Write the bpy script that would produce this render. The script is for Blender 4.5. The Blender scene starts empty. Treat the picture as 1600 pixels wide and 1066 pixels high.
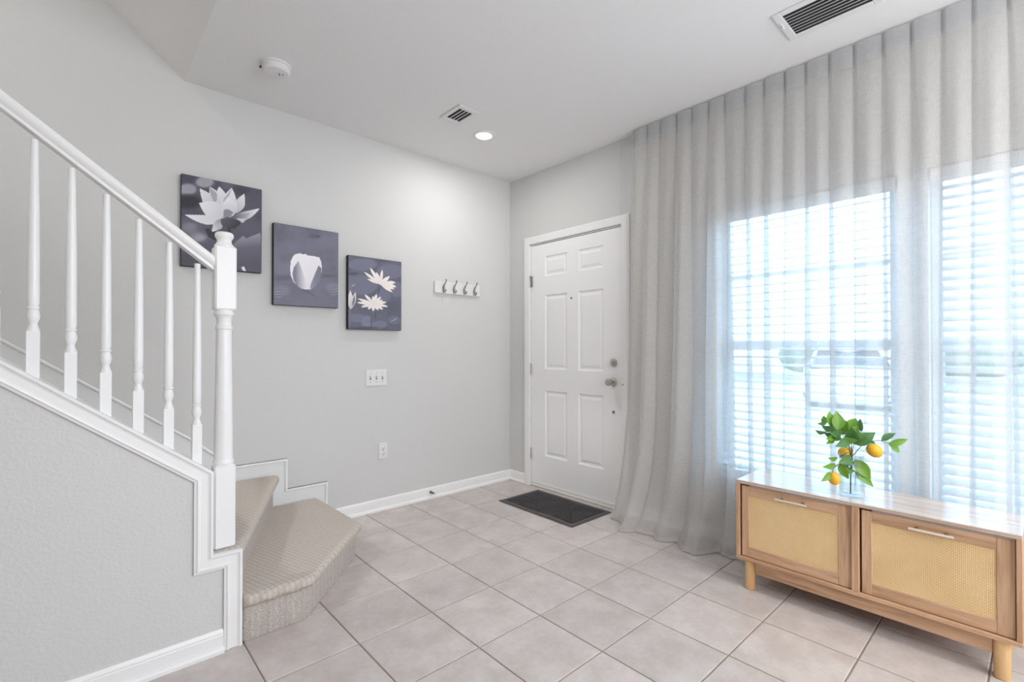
import bpy, math, random
import numpy as np
from mathutils import Vector, Matrix, noise

random.seed(7)
rng = np.random.default_rng(7)
SC = bpy.context.scene
COL = SC.collection

# ------------------------------------------------------------------ camera
PX_F = 747.5                       # focal length in pixels of the 1600 px wide frame
YAW, PITCH = math.radians(47.82), math.radians(0.45)
CAM = Vector((-2.847, -3.169, 1.154))
H = 2.635                          # ceiling height
FW = Vector((math.cos(YAW) * math.cos(PITCH), math.sin(YAW) * math.cos(PITCH), math.sin(PITCH)))
RT = Vector((math.sin(YAW), -math.cos(YAW), 0))
UP = RT.cross(FW)
cam_data = bpy.data.cameras.new('camera')
cam = bpy.data.objects.new('camera', cam_data)
COL.objects.link(cam)
cam.location = CAM
cam.rotation_euler = Matrix((RT, UP, -FW)).transposed().to_euler()
cam_data.sensor_fit = 'HORIZONTAL'
cam_data.sensor_width = 36.0
cam_data.lens = 36.0 * PX_F / 1600.0
cam_data.shift_y = 6.0 / 1600.0
cam_data.clip_start = 0.05
cam_data.clip_end = 300
SC.camera = cam

# ------------------------------------------------------------------ world, lights, exposure
SC.view_settings.view_transform = 'Standard'
SC.view_settings.look = 'None'
SC.view_settings.gamma = 1.0
SC.view_settings.use_curve_mapping = False
SC.view_settings.exposure = 0.25
SC.cycles.max_bounces = 10
SC.cycles.diffuse_bounces = 6
SC.cycles.glossy_bounces = 4
SC.cycles.transmission_bounces = 8
SC.cycles.transparent_max_bounces = 24
SC.cycles.caustics_reflective = False
SC.cycles.caustics_refractive = False
SC.cycles.use_denoising = True
SC.cycles.sample_clamp_indirect = 8.0

world = bpy.data.worlds.new('overcast_sky')
SC.world = world
world.use_nodes = True
bg = world.node_tree.nodes['Background']
bg.inputs['Color'].default_value = (0.47, 0.72, 1.0, 1)
bg.inputs['Strength'].default_value = 6.6


def area_light(name, loc, direction, sx, sy, power, color=(1, 1, 1), shape='RECTANGLE', spread=180):
    d = bpy.data.lights.new(name, 'AREA')
    d.shape = shape
    d.size = sx
    if shape in ('RECTANGLE', 'ELLIPSE'):
        d.size_y = sy
    d.energy = power
    d.color = color
    d.spread = math.radians(spread)
    o = bpy.data.objects.new(name, d)
    COL.objects.link(o)
    o.location = loc
    o.rotation_euler = Vector(direction).to_track_quat('-Z', 'Y').to_euler()
    return o


# added fill behind the camera, unseen, standing in for rear daylight
area_light('rear_fill', (-1.35, -5.12, 1.55), (0, 1, 0.0), 2.4, 1.7, 52, (0.97, 0.99, 1.03))
# small disc fills added at the ceiling, out of view
for lx, ly in ((-2.4, -4.5), (-0.9, -4.1), (-0.9, -4.9)):
    area_light('ceiling_fill', (lx, ly, H - 0.02), (0, 0, -1), 0.16, 0.16, 7, (1.0, 0.99, 0.97), 'DISK')
# unseen fill added to brighten the upper stairwell
area_light('stairwell_fill', (-4.9, -0.5, 4.6), (0.1, 0, -1), 0.3, 0.3, 34, (1.0, 0.98, 0.95), 'DISK')
# upward fill added out of view, bouncing soft light off the ceiling
area_light('bounce_fill', (-1.1, -4.5, 1.7), (0, 0.05, 1), 0.6, 0.6, 18, (0.97, 0.99, 1.03), 'DISK')


# ------------------------------------------------------------------ helpers
def lin(c):
    return tuple(((v / 12.92) if v <= 0.04045 else ((v + 0.055) / 1.055) ** 2.4) for v in c)


def rgb(r, g, b):
    return lin((r / 255, g / 255, b / 255)) + (1,)


def new_mat(name):
    m = bpy.data.materials.new(name)
    m.use_nodes = True
    nt = m.node_tree
    b = nt.nodes['Principled BSDF']
    return m, nt, b


def N(nt, kind, **kw):
    n = nt.nodes.new(kind)
    for k, v in kw.items():
        setattr(n, k, v)
    return n


def simple(name, col, rough=0.5, metal=0.0, bump=None, var=None, spec=None):
    """plain principled colour; bump=(scale, strength, distance); var=(scale, amount) colour mottling"""
    m, nt, b = new_mat(name)
    b.inputs['Base Color'].default_value = col
    b.inputs['Roughness'].default_value = rough
    b.inputs['Metallic'].default_value = metal
    if spec is not None:
        b.inputs['Specular IOR Level'].default_value = spec
    geo = N(nt, 'ShaderNodeNewGeometry')
    if bump:
        t = N(nt, 'ShaderNodeTexNoise')
        t.inputs['Scale'].default_value = bump[0]
        t.inputs['Detail'].default_value = 3
        nt.links.new(geo.outputs['Position'], t.inputs['Vector'])
        bp = N(nt, 'ShaderNodeBump')
        bp.inputs['Strength'].default_value = bump[1]
        bp.inputs['Distance'].default_value = bump[2]
        nt.links.new(t.outputs['Fac'], bp.inputs['Height'])
        nt.links.new(bp.outputs['Normal'], b.inputs['Normal'])
    if var:
        t = N(nt, 'ShaderNodeTexNoise')
        t.inputs['Scale'].default_value = var[0]
        t.inputs['Detail'].default_value = 5
        nt.links.new(geo.outputs['Position'], t.inputs['Vector'])
        mx = N(nt, 'ShaderNodeMix', data_type='RGBA')
        mx.inputs['A'].default_value = tuple(c * (1 - var[1]) for c in col[:3]) + (1,)
        mx.inputs['B'].default_value = tuple(min(1, c * (1 + var[1])) for c in col[:3]) + (1,)
        nt.links.new(t.outputs['Fac'], mx.inputs['Factor'])
        nt.links.new(mx.outputs['Result'], b.inputs['Base Color'])
    return m


class MB:
    """collects geometry in world coordinates and links it as one mesh object"""

    def __init__(self):
        self.v, self.f = [], []

    def add(self, vs, fs):
        o = len(self.v)
        self.v += [tuple(p) for p in vs]
        self.f += [tuple(i + o for i in f) for f in fs]
        return self

    def box(self, x0, x1, y0, y1, z0, z1):
        x0, x1 = sorted((x0, x1)); y0, y1 = sorted((y0, y1)); z0, z1 = sorted((z0, z1))
        vs = [(x, y, z) for z in (z0, z1) for y in (y0, y1) for x in (x0, x1)]
        return self.add(vs, [(0, 2, 3, 1), (4, 5, 7, 6), (0, 1, 5, 4), (2, 6, 7, 3), (0, 4, 6, 2), (1, 3, 7, 5)])

    def bbox(self, x0, x1, y0, y1, z0, z1, b=0.003):
        """box with chamfered edges"""
        x0, x1 = sorted((x0, x1)); y0, y1 = sorted((y0, y1)); z0, z1 = sorted((z0, z1))
        b = min(b, (x1 - x0) * .45, (y1 - y0) * .45, (z1 - z0) * .45)
        X, Y, Z = (x0, x1), (y0, y1), (z0, z1)
        vs, idx = [], {}
        for i in (0, 1):
            for j in (0, 1):
                for k in (0, 1):
                    sx, sy, sz = (1 if i == 0 else -1), (1 if j == 0 else -1), (1 if k == 0 else -1)
                    for a in range(3):
                        p = [X[i] + sx * b, Y[j] + sy * b, Z[k] + sz * b]
                        p[a] = (X[i], Y[j], Z[k])[a]
                        idx[(i, j, k, a)] = len(vs)
                        vs.append(tuple(p))
        fs = []
        q = [(0, 0), (1, 0), (1, 1), (0, 1)]
        for a in range(3):
            o = [c for c in range(3) if c != a]
            for s in (0, 1):
                loop = []
                for u, w in q:
                    key = [0, 0, 0]; key[a] = s; key[o[0]] = u; key[o[1]] = w
                    loop.append(idx[tuple(key) + (a,)])
                fs.append(tuple(loop))
        for a in range(3):           # edges parallel to axis a
            o = [c for c in range(3) if c != a]
            for u in (0, 1):
                for w in (0, 1):
                    k0 = [0, 0, 0]; k0[o[0]] = u; k0[o[1]] = w
                    k1 = list(k0); k1[a] = 1
                    fs.append((idx[tuple(k0) + (o[0],)], idx[tuple(k1) + (o[0],)], idx[tuple(k1) + (o[1],)], idx[tuple(k0) + (o[1],)]))
        for i in (0, 1):
            for j in (0, 1):
                for k in (0, 1):
                    fs.append(tuple(idx[(i, j, k, a)] for a in range(3)))
        return self.add(vs, fs)

    def loft(self, rings, closed=True, cap0=True, cap1=True):
        n = len(rings[0])
        vs = [p for r in rings for p in r]
        fs = []
        m = n if closed else n - 1
        for i in range(len(rings) - 1):
            for j in range(m):
                k = (j + 1) % n
                fs.append((i * n + j, i * n + k, (i + 1) * n + k, (i + 1) * n + j))
        if cap0:
            fs.append(tuple(range(n - 1, -1, -1)))
        if cap1:
            fs.append(tuple((len(rings) - 1) * n + j for j in range(n)))
        return self.add(vs, fs)

    def lathe(self, c, prof, seg=20, axis='z', cap0=True, cap1=True):
        """prof: list of (radius, height along axis)"""
        rings = []
        for r, h in prof:
            ring = []
            for s in range(seg):
                a = 2 * math.pi * s / seg
                u, w = r * math.cos(a), r * math.sin(a)
                if axis == 'z': p = (c[0] + u, c[1] + w, c[2] + h)
                elif axis == 'x': p = (c[0] + h, c[1] + u, c[2] + w)
                else: p = (c[0] + w, c[1] + h, c[2] + u)
                ring.append(p)
            rings.append(ring)
        return self.loft(rings, cap0=cap0, cap1=cap1)

    def tube(self, pts, rad, seg=8):
        pts = [Vector(p) for p in pts]
        if not isinstance(rad, (list, tuple)): rad = [rad] * len(pts)
        rings = []
        ref = None
        for i, p in enumerate(pts):
            t = (pts[min(i + 1, len(pts) - 1)] - pts[max(i - 1, 0)]).normalized()
            if ref is None:
                ref = t.orthogonal().normalized()
            ref = (ref - t * ref.dot(t)).normalized()
            b = t.cross(ref)
            rings.append([p + (ref * math.cos(2 * math.pi * s / seg) + b * math.sin(2 * math.pi * s / seg)) * rad[i] for s in range(seg)])
        return self.loft(rings)

    def sweep(self, path, prof, plane='xz', fixed=0.0, sgn=-1, closed=False):
        """mitred sweep of prof [(offset in plane, height out of plane)] along a 2-D path; offset is to the left"""
        P = [Vector(p) for p in path]
        offs = []
        for i, p in enumerate(P):
            d0 = (P[i] - P[i - 1]).normalized() if i > 0 else None
            d1 = (P[i + 1] - P[i]).normalized() if i < len(P) - 1 else None
            if d0 is None: d0 = d1
            if d1 is None: d1 = d0
            n0, n1 = Vector((-d0.y, d0.x)), Vector((-d1.y, d1.x))
            m = (n0 + n1)
            m = m / max(1e-6, m.length_squared) * 2
            offs.append(m)
        rings = []
        for p, m in zip(P, offs):
            ring = []
            for o, h in prof:
                q = p + m * o
                if plane == 'xz': ring.append((q.x, fixed + sgn * h, q.y))
                elif plane == 'yz': ring.append((fixed + sgn * h, q.x, q.y))
                else: ring.append((q.x, q.y, fixed + sgn * h))
            rings.append(ring)
        return self.loft(rings)

    def prism(self, poly, a, b, axis='y'):
        """poly in the two other axes, extruded from a to b along axis"""
        def pt(p, h):
            return {'y': (p[0], h, p[1]), 'x': (h, p[0], p[1]), 'z': (p[0], p[1], h)}[axis]
        return self.loft([[pt(p, a) for p in poly], [pt(p, b) for p in poly]])

    def mesh(self, name, mat, smooth=None, origin=(0, 0, 0)):
        me = bpy.data.meshes.new(name)
        ox, oy, oz = origin
        me.from_pydata([(x - ox, y - oy, z - oz) for x, y, z in self.v], [], self.f)
        me.update()
        import bmesh
        bm = bmesh.new(); bm.from_mesh(me)
        bmesh.ops.recalc_face_normals(bm, faces=bm.faces)
        bm.to_mesh(me); bm.free()
        if mat: me.materials.append(mat)
        if smooth is not None:
            for p in me.polygons: p.use_smooth = True
            if smooth < 180:
                me.set_sharp_from_angle(angle=math.radians(smooth))
        return me

    def build(self, name, mat, parent=None, smooth=None, **tags):
        o = root_origin(parent)
        if parent is None and 'origin' in tags:
            o = tags.pop('origin')
        me = self.mesh(name, mat, smooth, o)
        ob = bpy.data.objects.new(name, me)
        COL.objects.link(ob)
        if parent is None:
            ob.location = o
        else:
            ob.parent = parent
        tag(ob, **tags)
        return ob


def root_origin(p):
    o = Vector((0, 0, 0))
    while p is not None:
        o += Vector(p.location)
        p = p.parent
    return o


def tag(o, label=None, cat=None, group=None, kind=None):
    if label: o['label'] = label
    if cat: o['category'] = cat
    if group: o['group'] = group
    if kind: o['kind'] = kind


def thing(name, loc, label, cat, group=None, kind=None):
    o = bpy.data.objects.new(name, None)
    COL.objects.link(o)
    o.location = loc
    o.empty_display_size = 0.1
    tag(o, label, cat, group, kind)
    return o


def place(name, me, loc, parent=None, rot=None):
    """an object with shared mesh data; loc in world coordinates (rot as euler)"""
    ob = bpy.data.objects.new(name, me)
    COL.objects.link(ob)
    ob.location = Vector(loc) - root_origin(parent)
    if rot: ob.rotation_euler = rot
    if parent is not None: ob.parent = parent
    return ob


def interp(x, xs, ys):
    return float(np.interp(x, xs, ys))


# ------------------------------------------------------------------ materials
M = {}
M['wall'] = simple('wall_paint', rgb(208, 208, 207), 0.65, bump=(110, 0.12, 0.004))
M['wall_texture'] = simple('orange_peel_wall_paint', rgb(208, 208, 207), 0.6, bump=(95, 0.35, 0.006))
M['ceiling'] = simple('ceiling_paint', rgb(232, 232, 232), 0.8, bump=(130, 0.15, 0.004))
M['trim'] = simple('white_trim_gloss', rgb(236, 236, 236), 0.32)
M['skirt'] = simple('grey_white_skirt_paint', rgb(225, 227, 227), 0.45)
M['door'] = simple('white_door_paint', rgb(241, 241, 241), 0.35)
M['plastic'] = simple('white_plastic', rgb(224, 224, 224), 0.4)
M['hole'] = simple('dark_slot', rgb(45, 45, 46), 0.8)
M['grey_metal'] = simple('grey_screw_metal', rgb(140, 138, 134), 0.4, 0.8)
M['nickel'] = simple('brushed_nickel', rgb(190, 186, 180), 0.28, 1.0)
M['champagne'] = simple('champagne_handle_metal', rgb(236, 224, 212), 0.42, 0.55)
M['pewter'] = simple('pewter_hook_metal', rgb(150, 147, 140), 0.35, 0.9)
M['grout'] = simple('tile_grout', rgb(150, 141, 133), 0.9)
M['rubber'] = simple('black_rubber', rgb(17, 14, 15), 0.55, bump=(400, 0.2, 0.001))
M['rubber_edge_sheen'] = simple('rubber_border_painted_sheen', rgb(78, 73, 75), 0.4)  # greyer than the mat: window reflection on the bevel put into the colour
M['rubber_rib_sheen'] = simple('rubber_ribs_painted_sheen', rgb(56, 51, 52), 0.32)  # same rubber as the base, lightened to paint in the rib highlights
M['blind'] = simple('white_blind_vinyl', rgb(236, 238, 240), 0.4)
M['frame'] = simple('white_window_vinyl', rgb(232, 234, 236), 0.4)
M['sill'] = simple('pale_marble_sill', rgb(228, 226, 222), 0.3, var=(9, 0.06))
M['stem'] = simple('brown_green_stem', rgb(74, 66, 54), 0.6)
M['lemon'] = simple('lemon_skin', rgb(226, 176, 44), 0.45, bump=(420, 0.25, 0.002), var=(60, 0.08))
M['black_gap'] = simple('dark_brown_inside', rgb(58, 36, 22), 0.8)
M['gap_light_strip'] = simple('painted_gap_light', rgb(205, 208, 214), 0.35)  # pale tone of the light showing through the door gap
M['lawn'] = simple('lawn_grass', rgb(172, 178, 152), 0.9, var=(3, 0.15))
M['concrete'] = simple('driveway_concrete', rgb(205, 203, 198), 0.85, var=(1.5, 0.06))
M['asphalt'] = simple('street_asphalt', rgb(120, 122, 126), 0.9)
M['hedge'] = simple('hedge_leaves', rgb(96, 118, 96), 0.9, bump=(14, 0.9, 0.1), var=(9, 0.4))
M['car'] = simple('white_car_paint', rgb(235, 233, 232), 0.2)
M['car_glass'] = simple('dark_car_glass', rgb(60, 66, 74), 0.1)
M['tyre'] = simple('tyre_rubber', rgb(40, 40, 42), 0.8)


def glass_mat(name, tint=(1, 1, 1, 1), refl=0.08):
    m, nt, b = new_mat(name)
    nt.nodes.remove(b)
    tr = N(nt, 'ShaderNodeBsdfTransparent'); tr.inputs['Color'].default_value = tint
    gl = N(nt, 'ShaderNodeBsdfGlossy'); gl.inputs['Roughness'].default_value = 0.02
    mx = N(nt, 'ShaderNodeMixShader'); mx.inputs['Fac'].default_value = refl
    nt.links.new(tr.outputs[0], mx.inputs[1]); nt.links.new(gl.outputs[0], mx.inputs[2])
    nt.links.new(mx.outputs[0], nt.nodes['Material Output'].inputs['Surface'])
    return m


def leaf_mat(name, col):
    m = simple(name, col, 0.4, var=(40, 0.22))
    nt = m.node_tree
    b = nt.nodes['Principled BSDF']
    tl = N(nt, 'ShaderNodeBsdfTranslucent'); tl.inputs['Color'].default_value = tuple(min(1, c * 1.3) for c in col[:3]) + (1,)
    mx = N(nt, 'ShaderNodeMixShader'); mx.inputs['Fac'].default_value = 0.28
    nt.links.new(b.outputs[0], mx.inputs[1]); nt.links.new(tl.outputs[0], mx.inputs[2])
    nt.links.new(mx.outputs[0], nt.nodes['Material Output'].inputs['Surface'])
    return m


M['leafA'] = leaf_mat('bright_lemon_leaf', rgb(116, 158, 58))
M['leafB'] = leaf_mat('dark_lemon_leaf', rgb(84, 126, 70))
M['pane'] = glass_mat('window_glass', (0.95, 0.97, 0.98, 1), 0.05)


def vase_mat():
    m, nt, b = new_mat('clear_vase_glass')
    nt.nodes.remove(b)
    tr = N(nt, 'ShaderNodeBsdfTransparent'); tr.inputs['Color'].default_value = (0.92, 0.95, 0.945, 1)
    gl = N(nt, 'ShaderNodeBsdfGlossy'); gl.inputs['Roughness'].default_value = 0.03
    fr = N(nt, 'ShaderNodeMath', operation='MULTIPLY_ADD'); fr.inputs[1].default_value = 0.6; fr.inputs[2].default_value = 0.04
    lw = N(nt, 'ShaderNodeLayerWeight'); lw.inputs['Blend'].default_value = 0.25
    nt.links.new(lw.outputs['Facing'], fr.inputs[0])
    mx = N(nt, 'ShaderNodeMixShader')
    nt.links.new(fr.outputs[0], mx.inputs['Fac'])
    nt.links.new(tr.outputs[0], mx.inputs[1]); nt.links.new(gl.outputs[0], mx.inputs[2])
    nt.links.new(mx.outputs[0], nt.nodes['Material Output'].inputs['Surface'])
    return m


M['vase'] = vase_mat()


def tile_mat():
    m, nt, b = new_mat('beige_ceramic_tile')
    geo = N(nt, 'ShaderNodeNewGeometry'); oi = N(nt, 'ShaderNodeObjectInfo')
    off = N(nt, 'ShaderNodeVectorMath', operation='MULTIPLY_ADD')
    comb = N(nt, 'ShaderNodeCombineXYZ')
    nt.links.new(oi.outputs['Random'], comb.inputs['Z'])
    off.inputs[1].default_value = (1, 1, 40)
    nt.links.new(comb.outputs[0], off.inputs[0]); nt.links.new(geo.outputs['Position'], off.inputs[2])
    n1 = N(nt, 'ShaderNodeTexNoise'); n1.inputs['Scale'].default_value = 7; n1.inputs['Detail'].default_value = 6; n1.inputs['Roughness'].default_value = 0.65
    n2 = N(nt, 'ShaderNodeTexNoise'); n2.inputs['Scale'].default_value = 45; n2.inputs['Detail'].default_value = 4
    nt.links.new(off.outputs[0], n1.inputs['Vector']); nt.links.new(off.outputs[0], n2.inputs['Vector'])
    rp = N(nt, 'ShaderNodeValToRGB')
    rp.color_ramp.elements[0].position = 0.36; rp.color_ramp.elements[0].color = rgb(190, 180, 175)
    rp.color_ramp.elements[1].position = 0.66; rp.color_ramp.elements[1].color = rgb(206, 198, 194)
    ad = N(nt, 'ShaderNodeMath', operation='MULTIPLY_ADD'); ad.inputs[1].default_value = 0.25
    nt.links.new(n2.outputs['Fac'], ad.inputs[0])
    sb = N(nt, 'ShaderNodeMath', operation='SUBTRACT'); sb.inputs[1].default_value = 0.125
    nt.links.new(n1.outputs['Fac'], sb.inputs[0]); nt.links.new(sb.outputs[0], ad.inputs[2])
    nt.links.new(ad.outputs[0], rp.inputs['Fac'])
    hs = N(nt, 'ShaderNodeHueSaturation')
    mr = N(nt, 'ShaderNodeMapRange'); mr.inputs['To Min'].default_value = 0.96; mr.inputs['To Max'].default_value = 1.04
    nt.links.new(oi.outputs['Random'], mr.inputs['Value']); nt.links.new(mr.outputs[0], hs.inputs['Value'])
    nt.links.new(rp.outputs['Color'], hs.inputs['Color']); nt.links.new(hs.outputs[0], b.inputs['Base Color'])
    b.inputs['Roughness'].default_value = 0.34
    b.inputs['Specular IOR Level'].default_value = 0.35
    bp = N(nt, 'ShaderNodeBump'); bp.inputs['Strength'].default_value = 0.06; bp.inputs['Distance'].default_value = 0.01
    nt.links.new(n2.outputs['Fac'], bp.inputs['Height']); nt.links.new(bp.outputs[0], b.inputs['Normal'])
    return m


M['tile'] = tile_mat()


def wood_mat(name, grain, dark, light, rough=0.4, scale=1.0):
    """grain: 0,1,2 axis the grain runs along (world axes)"""
    m, nt, b = new_mat(name)
    geo = N(nt, 'ShaderNodeNewGeometry'); oi = N(nt, 'ShaderNodeObjectInfo')
    sc = [22 * scale, 22 * scale, 22 * scale]; sc[grain] = 1.6 * scale
    mul = N(nt, 'ShaderNodeVectorMath', operation='MULTIPLY'); mul.inputs[1].default_value = sc
    nt.links.new(geo.outputs['Position'], mul.inputs[0])
    add = N(nt, 'ShaderNodeVectorMath', operation='ADD')
    comb = N(nt, 'ShaderNodeCombineXYZ')
    k = N(nt, 'ShaderNodeMath', operation='MULTIPLY'); k.inputs[1].default_value = 31
    nt.links.new(oi.outputs['Random'], k.inputs[0])
    for s in 'XYZ': nt.links.new(k.outputs[0], comb.inputs[s])
    nt.links.new(mul.outputs[0], add.inputs[0]); nt.links.new(comb.outputs[0], add.inputs[1])
    n1 = N(nt, 'ShaderNodeTexNoise'); n1.inputs['Scale'].default_value = 1.0; n1.inputs['Detail'].default_value = 6; n1.inputs['Roughness'].default_value = 0.6; n1.inputs['Distortion'].default_value = 0.6
    n2 = N(nt, 'ShaderNodeTexNoise'); n2.inputs['Scale'].default_value = 5.0; n2.inputs['Detail'].default_value = 3
    nt.links.new(add.outputs[0], n1.inputs['Vector']); nt.links.new(add.outputs[0], n2.inputs['Vector'])
    mm = N(nt, 'ShaderNodeMath', operation='MULTIPLY_ADD'); mm.inputs[1].default_value = 0.35
    nt.links.new(n2.outputs['Fac'], mm.inputs[0]); nt.links.new(n1.outputs['Fac'], mm.inputs[2])
    rp = N(nt, 'ShaderNodeValToRGB')
    rp.color_ramp.elements[0].position = 0.5; rp.color_ramp.elements[0].color = dark
    rp.color_ramp.elements[1].position = 0.82; rp.color_ramp.elements[1].color = light
    nt.links.new(mm.outputs[0], rp.inputs['Fac']); nt.links.new(rp.outputs['Color'], b.inputs['Base Color'])
    b.inputs['Roughness'].default_value = rough
    bp = N(nt, 'ShaderNodeBump'); bp.inputs['Strength'].default_value = 0.1; bp.inputs['Distance'].default_value = 0.002
    nt.links.new(n1.outputs['Fac'], bp.inputs['Height']); nt.links.new(bp.outputs[0], b.inputs['Normal'])
    return m


M['oak_y'] = wood_mat('oak_laminate_lengthwise', 1, rgb(176, 134, 100), rgb(218, 180, 146), 0.42)
M['oak_z'] = wood_mat('oak_laminate_upright', 2, rgb(176, 134, 100), rgb(218, 180, 146), 0.42)
M['oak_top'] = wood_mat('oak_laminate_top', 1, rgb(180, 156, 138), rgb(212, 192, 176), 0.3)
M['oak_top'].node_tree.nodes['Principled BSDF'].inputs['Coat Weight'].default_value = 0.7
M['oak_top'].node_tree.nodes['Principled BSDF'].inputs['Coat Roughness'].default_value = 0.18
M['pine'] = wood_mat('pine_leg_wood', 2, rgb(206, 160, 106), rgb(232, 194, 140), 0.45, 0.7)


def sine_grid(nt, vec, axes, freqs, phase=0.0):
    """returns output sockets of sin(freq*coord) for the two axes"""
    sep = N(nt, 'ShaderNodeSeparateXYZ'); nt.links.new(vec, sep.inputs[0])
    out = []
    for a, f in zip(axes, freqs):
        m1 = N(nt, 'ShaderNodeMath', operation='MULTIPLY'); m1.inputs[1].default_value = f
        nt.links.new(sep.outputs[a], m1.inputs[0])
        s = N(nt, 'ShaderNodeMath', operation='SINE'); nt.links.new(m1.outputs[0], s.inputs[0])
        out.append(s.outputs[0])
    return out


def rattan_mat():
    m, nt, b = new_mat('woven_rattan')
    geo = N(nt, 'ShaderNodeNewGeometry')
    f = 2 * math.pi / 0.0105
    a, c = sine_grid(nt, geo.outputs['Position'], ('Y', 'Z'), (f, f))
    p = N(nt, 'ShaderNodeMath', operation='MULTIPLY'); nt.links.new(a, p.inputs[0]); nt.links.new(c, p.inputs[1])
    f2 = 2 * math.pi / 0.00525
    a2, c2 = sine_grid(nt, geo.outputs['Position'], ('Y', 'Z'), (f2, f2))
    mxm = N(nt, 'ShaderNodeMath', operation='MINIMUM'); nt.links.new(a2, mxm.inputs[0]); nt.links.new(c2, mxm.inputs[1])
    sm = N(nt, 'ShaderNodeMath', operation='MULTIPLY_ADD'); sm.inputs[1].default_value = 0.32
    nt.links.new(p.outputs[0], sm.inputs[0]); nt.links.new(mxm.outputs[0], sm.inputs[2])
    nz = N(nt, 'ShaderNodeTexNoise'); nz.inputs['Scale'].default_value = 7; nz.inputs['Detail'].default_value = 4
    nt.links.new(geo.outputs['Position'], nz.inputs['Vector'])
    ad = N(nt, 'ShaderNodeMath', operation='MULTIPLY_ADD'); ad.inputs[1].default_value = 1.2
    nt.links.new(nz.outputs['Fac'], ad.inputs[0]); nt.links.new(sm.outputs[0], ad.inputs[2])
    rp = N(nt, 'ShaderNodeValToRGB')
    mr = N(nt, 'ShaderNodeMapRange'); mr.inputs['From Min'].default_value = -0.9; mr.inputs['From Max'].default_value = 1.7
    nt.links.new(ad.outputs[0], mr.inputs['Value']); nt.links.new(mr.outputs[0], rp.inputs['Fac'])
    rp.color_ramp.elements[0].position = 0.0; rp.color_ramp.elements[0].color = rgb(204, 156, 98)
    rp.color_ramp.elements[1].position = 0.5; rp.color_ramp.elements[1].color = rgb(255, 224, 170)
    nt.links.new(rp.outputs['Color'], b.inputs['Base Color'])
    b.inputs['Roughness'].default_value = 0.55
    bp = N(nt, 'ShaderNodeBump'); bp.inputs['Strength'].default_value = 0.5; bp.inputs['Distance'].default_value = 0.002
    nt.links.new(sm.outputs[0], bp.inputs['Height']); nt.links.new(bp.outputs[0], b.inputs['Normal'])
    return m


M['rattan'] = rattan_mat()


def carpet_mat(name, riser=False):
    m, nt, b = new_mat(name)
    geo = N(nt, 'ShaderNodeNewGeometry')
    nz = N(nt, 'ShaderNodeTexNoise'); nz.inputs['Scale'].default_value = 260 if not riser else 140; nz.inputs['Detail'].default_value = 4
    nt.links.new(geo.outputs['Position'], nz.inputs['Vector'])
    wob = N(nt, 'ShaderNodeTexNoise'); wob.inputs['Scale'].default_value = 14
    nt.links.new(geo.outputs['Position'], wob.inputs['Vector'])
    wm = N(nt, 'ShaderNodeVectorMath', operation='MULTIPLY_ADD'); wm.inputs[1].default_value = (0.008, 0.008, 0.008)
    nt.links.new(wob.outputs['Color'], wm.inputs[0]); nt.links.new(geo.outputs['Position'], wm.inputs[2])
    rot = N(nt, 'ShaderNodeVectorRotate', rotation_type='Z_AXIS'); rot.inputs['Angle'].default_value = math.radians(28)
    nt.links.new(wm.outputs[0], rot.inputs['Vector'])
    f = 2 * math.pi / 0.030
    a, c = sine_grid(nt, rot.outputs[0], ('X', 'Y'), (f, f))
    p = N(nt, 'ShaderNodeMath', operation='MULTIPLY'); nt.links.new(a, p.inputs[0]); nt.links.new(c, p.inputs[1])
    ad = N(nt, 'ShaderNodeMath', operation='MULTIPLY_ADD'); ad.inputs[1].default_value = 1.5
    nt.links.new(nz.outputs['Fac'], ad.inputs[0])
    if riser:
        k = N(nt, 'ShaderNodeMath', operation='MULTIPLY'); k.inputs[1].default_value = 0.12
        nt.links.new(p.outputs[0], k.inputs[0]); nt.links.new(k.outputs[0], ad.inputs[2])
    else:
        k = N(nt, 'ShaderNodeMath', operation='MULTIPLY'); k.inputs[1].default_value = 0.34
        nt.links.new(p.outputs[0], k.inputs[0]); nt.links.new(k.outputs[0], ad.inputs[2])
    mr = N(nt, 'ShaderNodeMapRange'); mr.inputs['From Min'].default_value = 0.15; mr.inputs['From Max'].default_value = 1.35
    nt.links.new(ad.outputs[0], mr.inputs['Value'])
    rp = N(nt, 'ShaderNodeValToRGB')
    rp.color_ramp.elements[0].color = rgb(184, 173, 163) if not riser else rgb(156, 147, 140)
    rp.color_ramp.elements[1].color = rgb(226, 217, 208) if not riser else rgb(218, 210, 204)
    nt.links.new(mr.outputs[0], rp.inputs['Fac']); nt.links.new(rp.outputs['Color'], b.inputs['Base Color'])
    b.inputs['Roughness'].default_value = 0.95
    b.inputs['Specular IOR Level'].default_value = 0.1
    bp = N(nt, 'ShaderNodeBump'); bp.inputs['Strength'].default_value = 0.7; bp.inputs['Distance'].default_value = 0.006
    nt.links.new(ad.outputs[0], bp.inputs['Height']); nt.links.new(bp.outputs[0], b.inputs['Normal'])
    return m


M['carpet'] = carpet_mat('beige_loop_carpet')
M['carpet_riser'] = carpet_mat('beige_riser_carpet', True)


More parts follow.
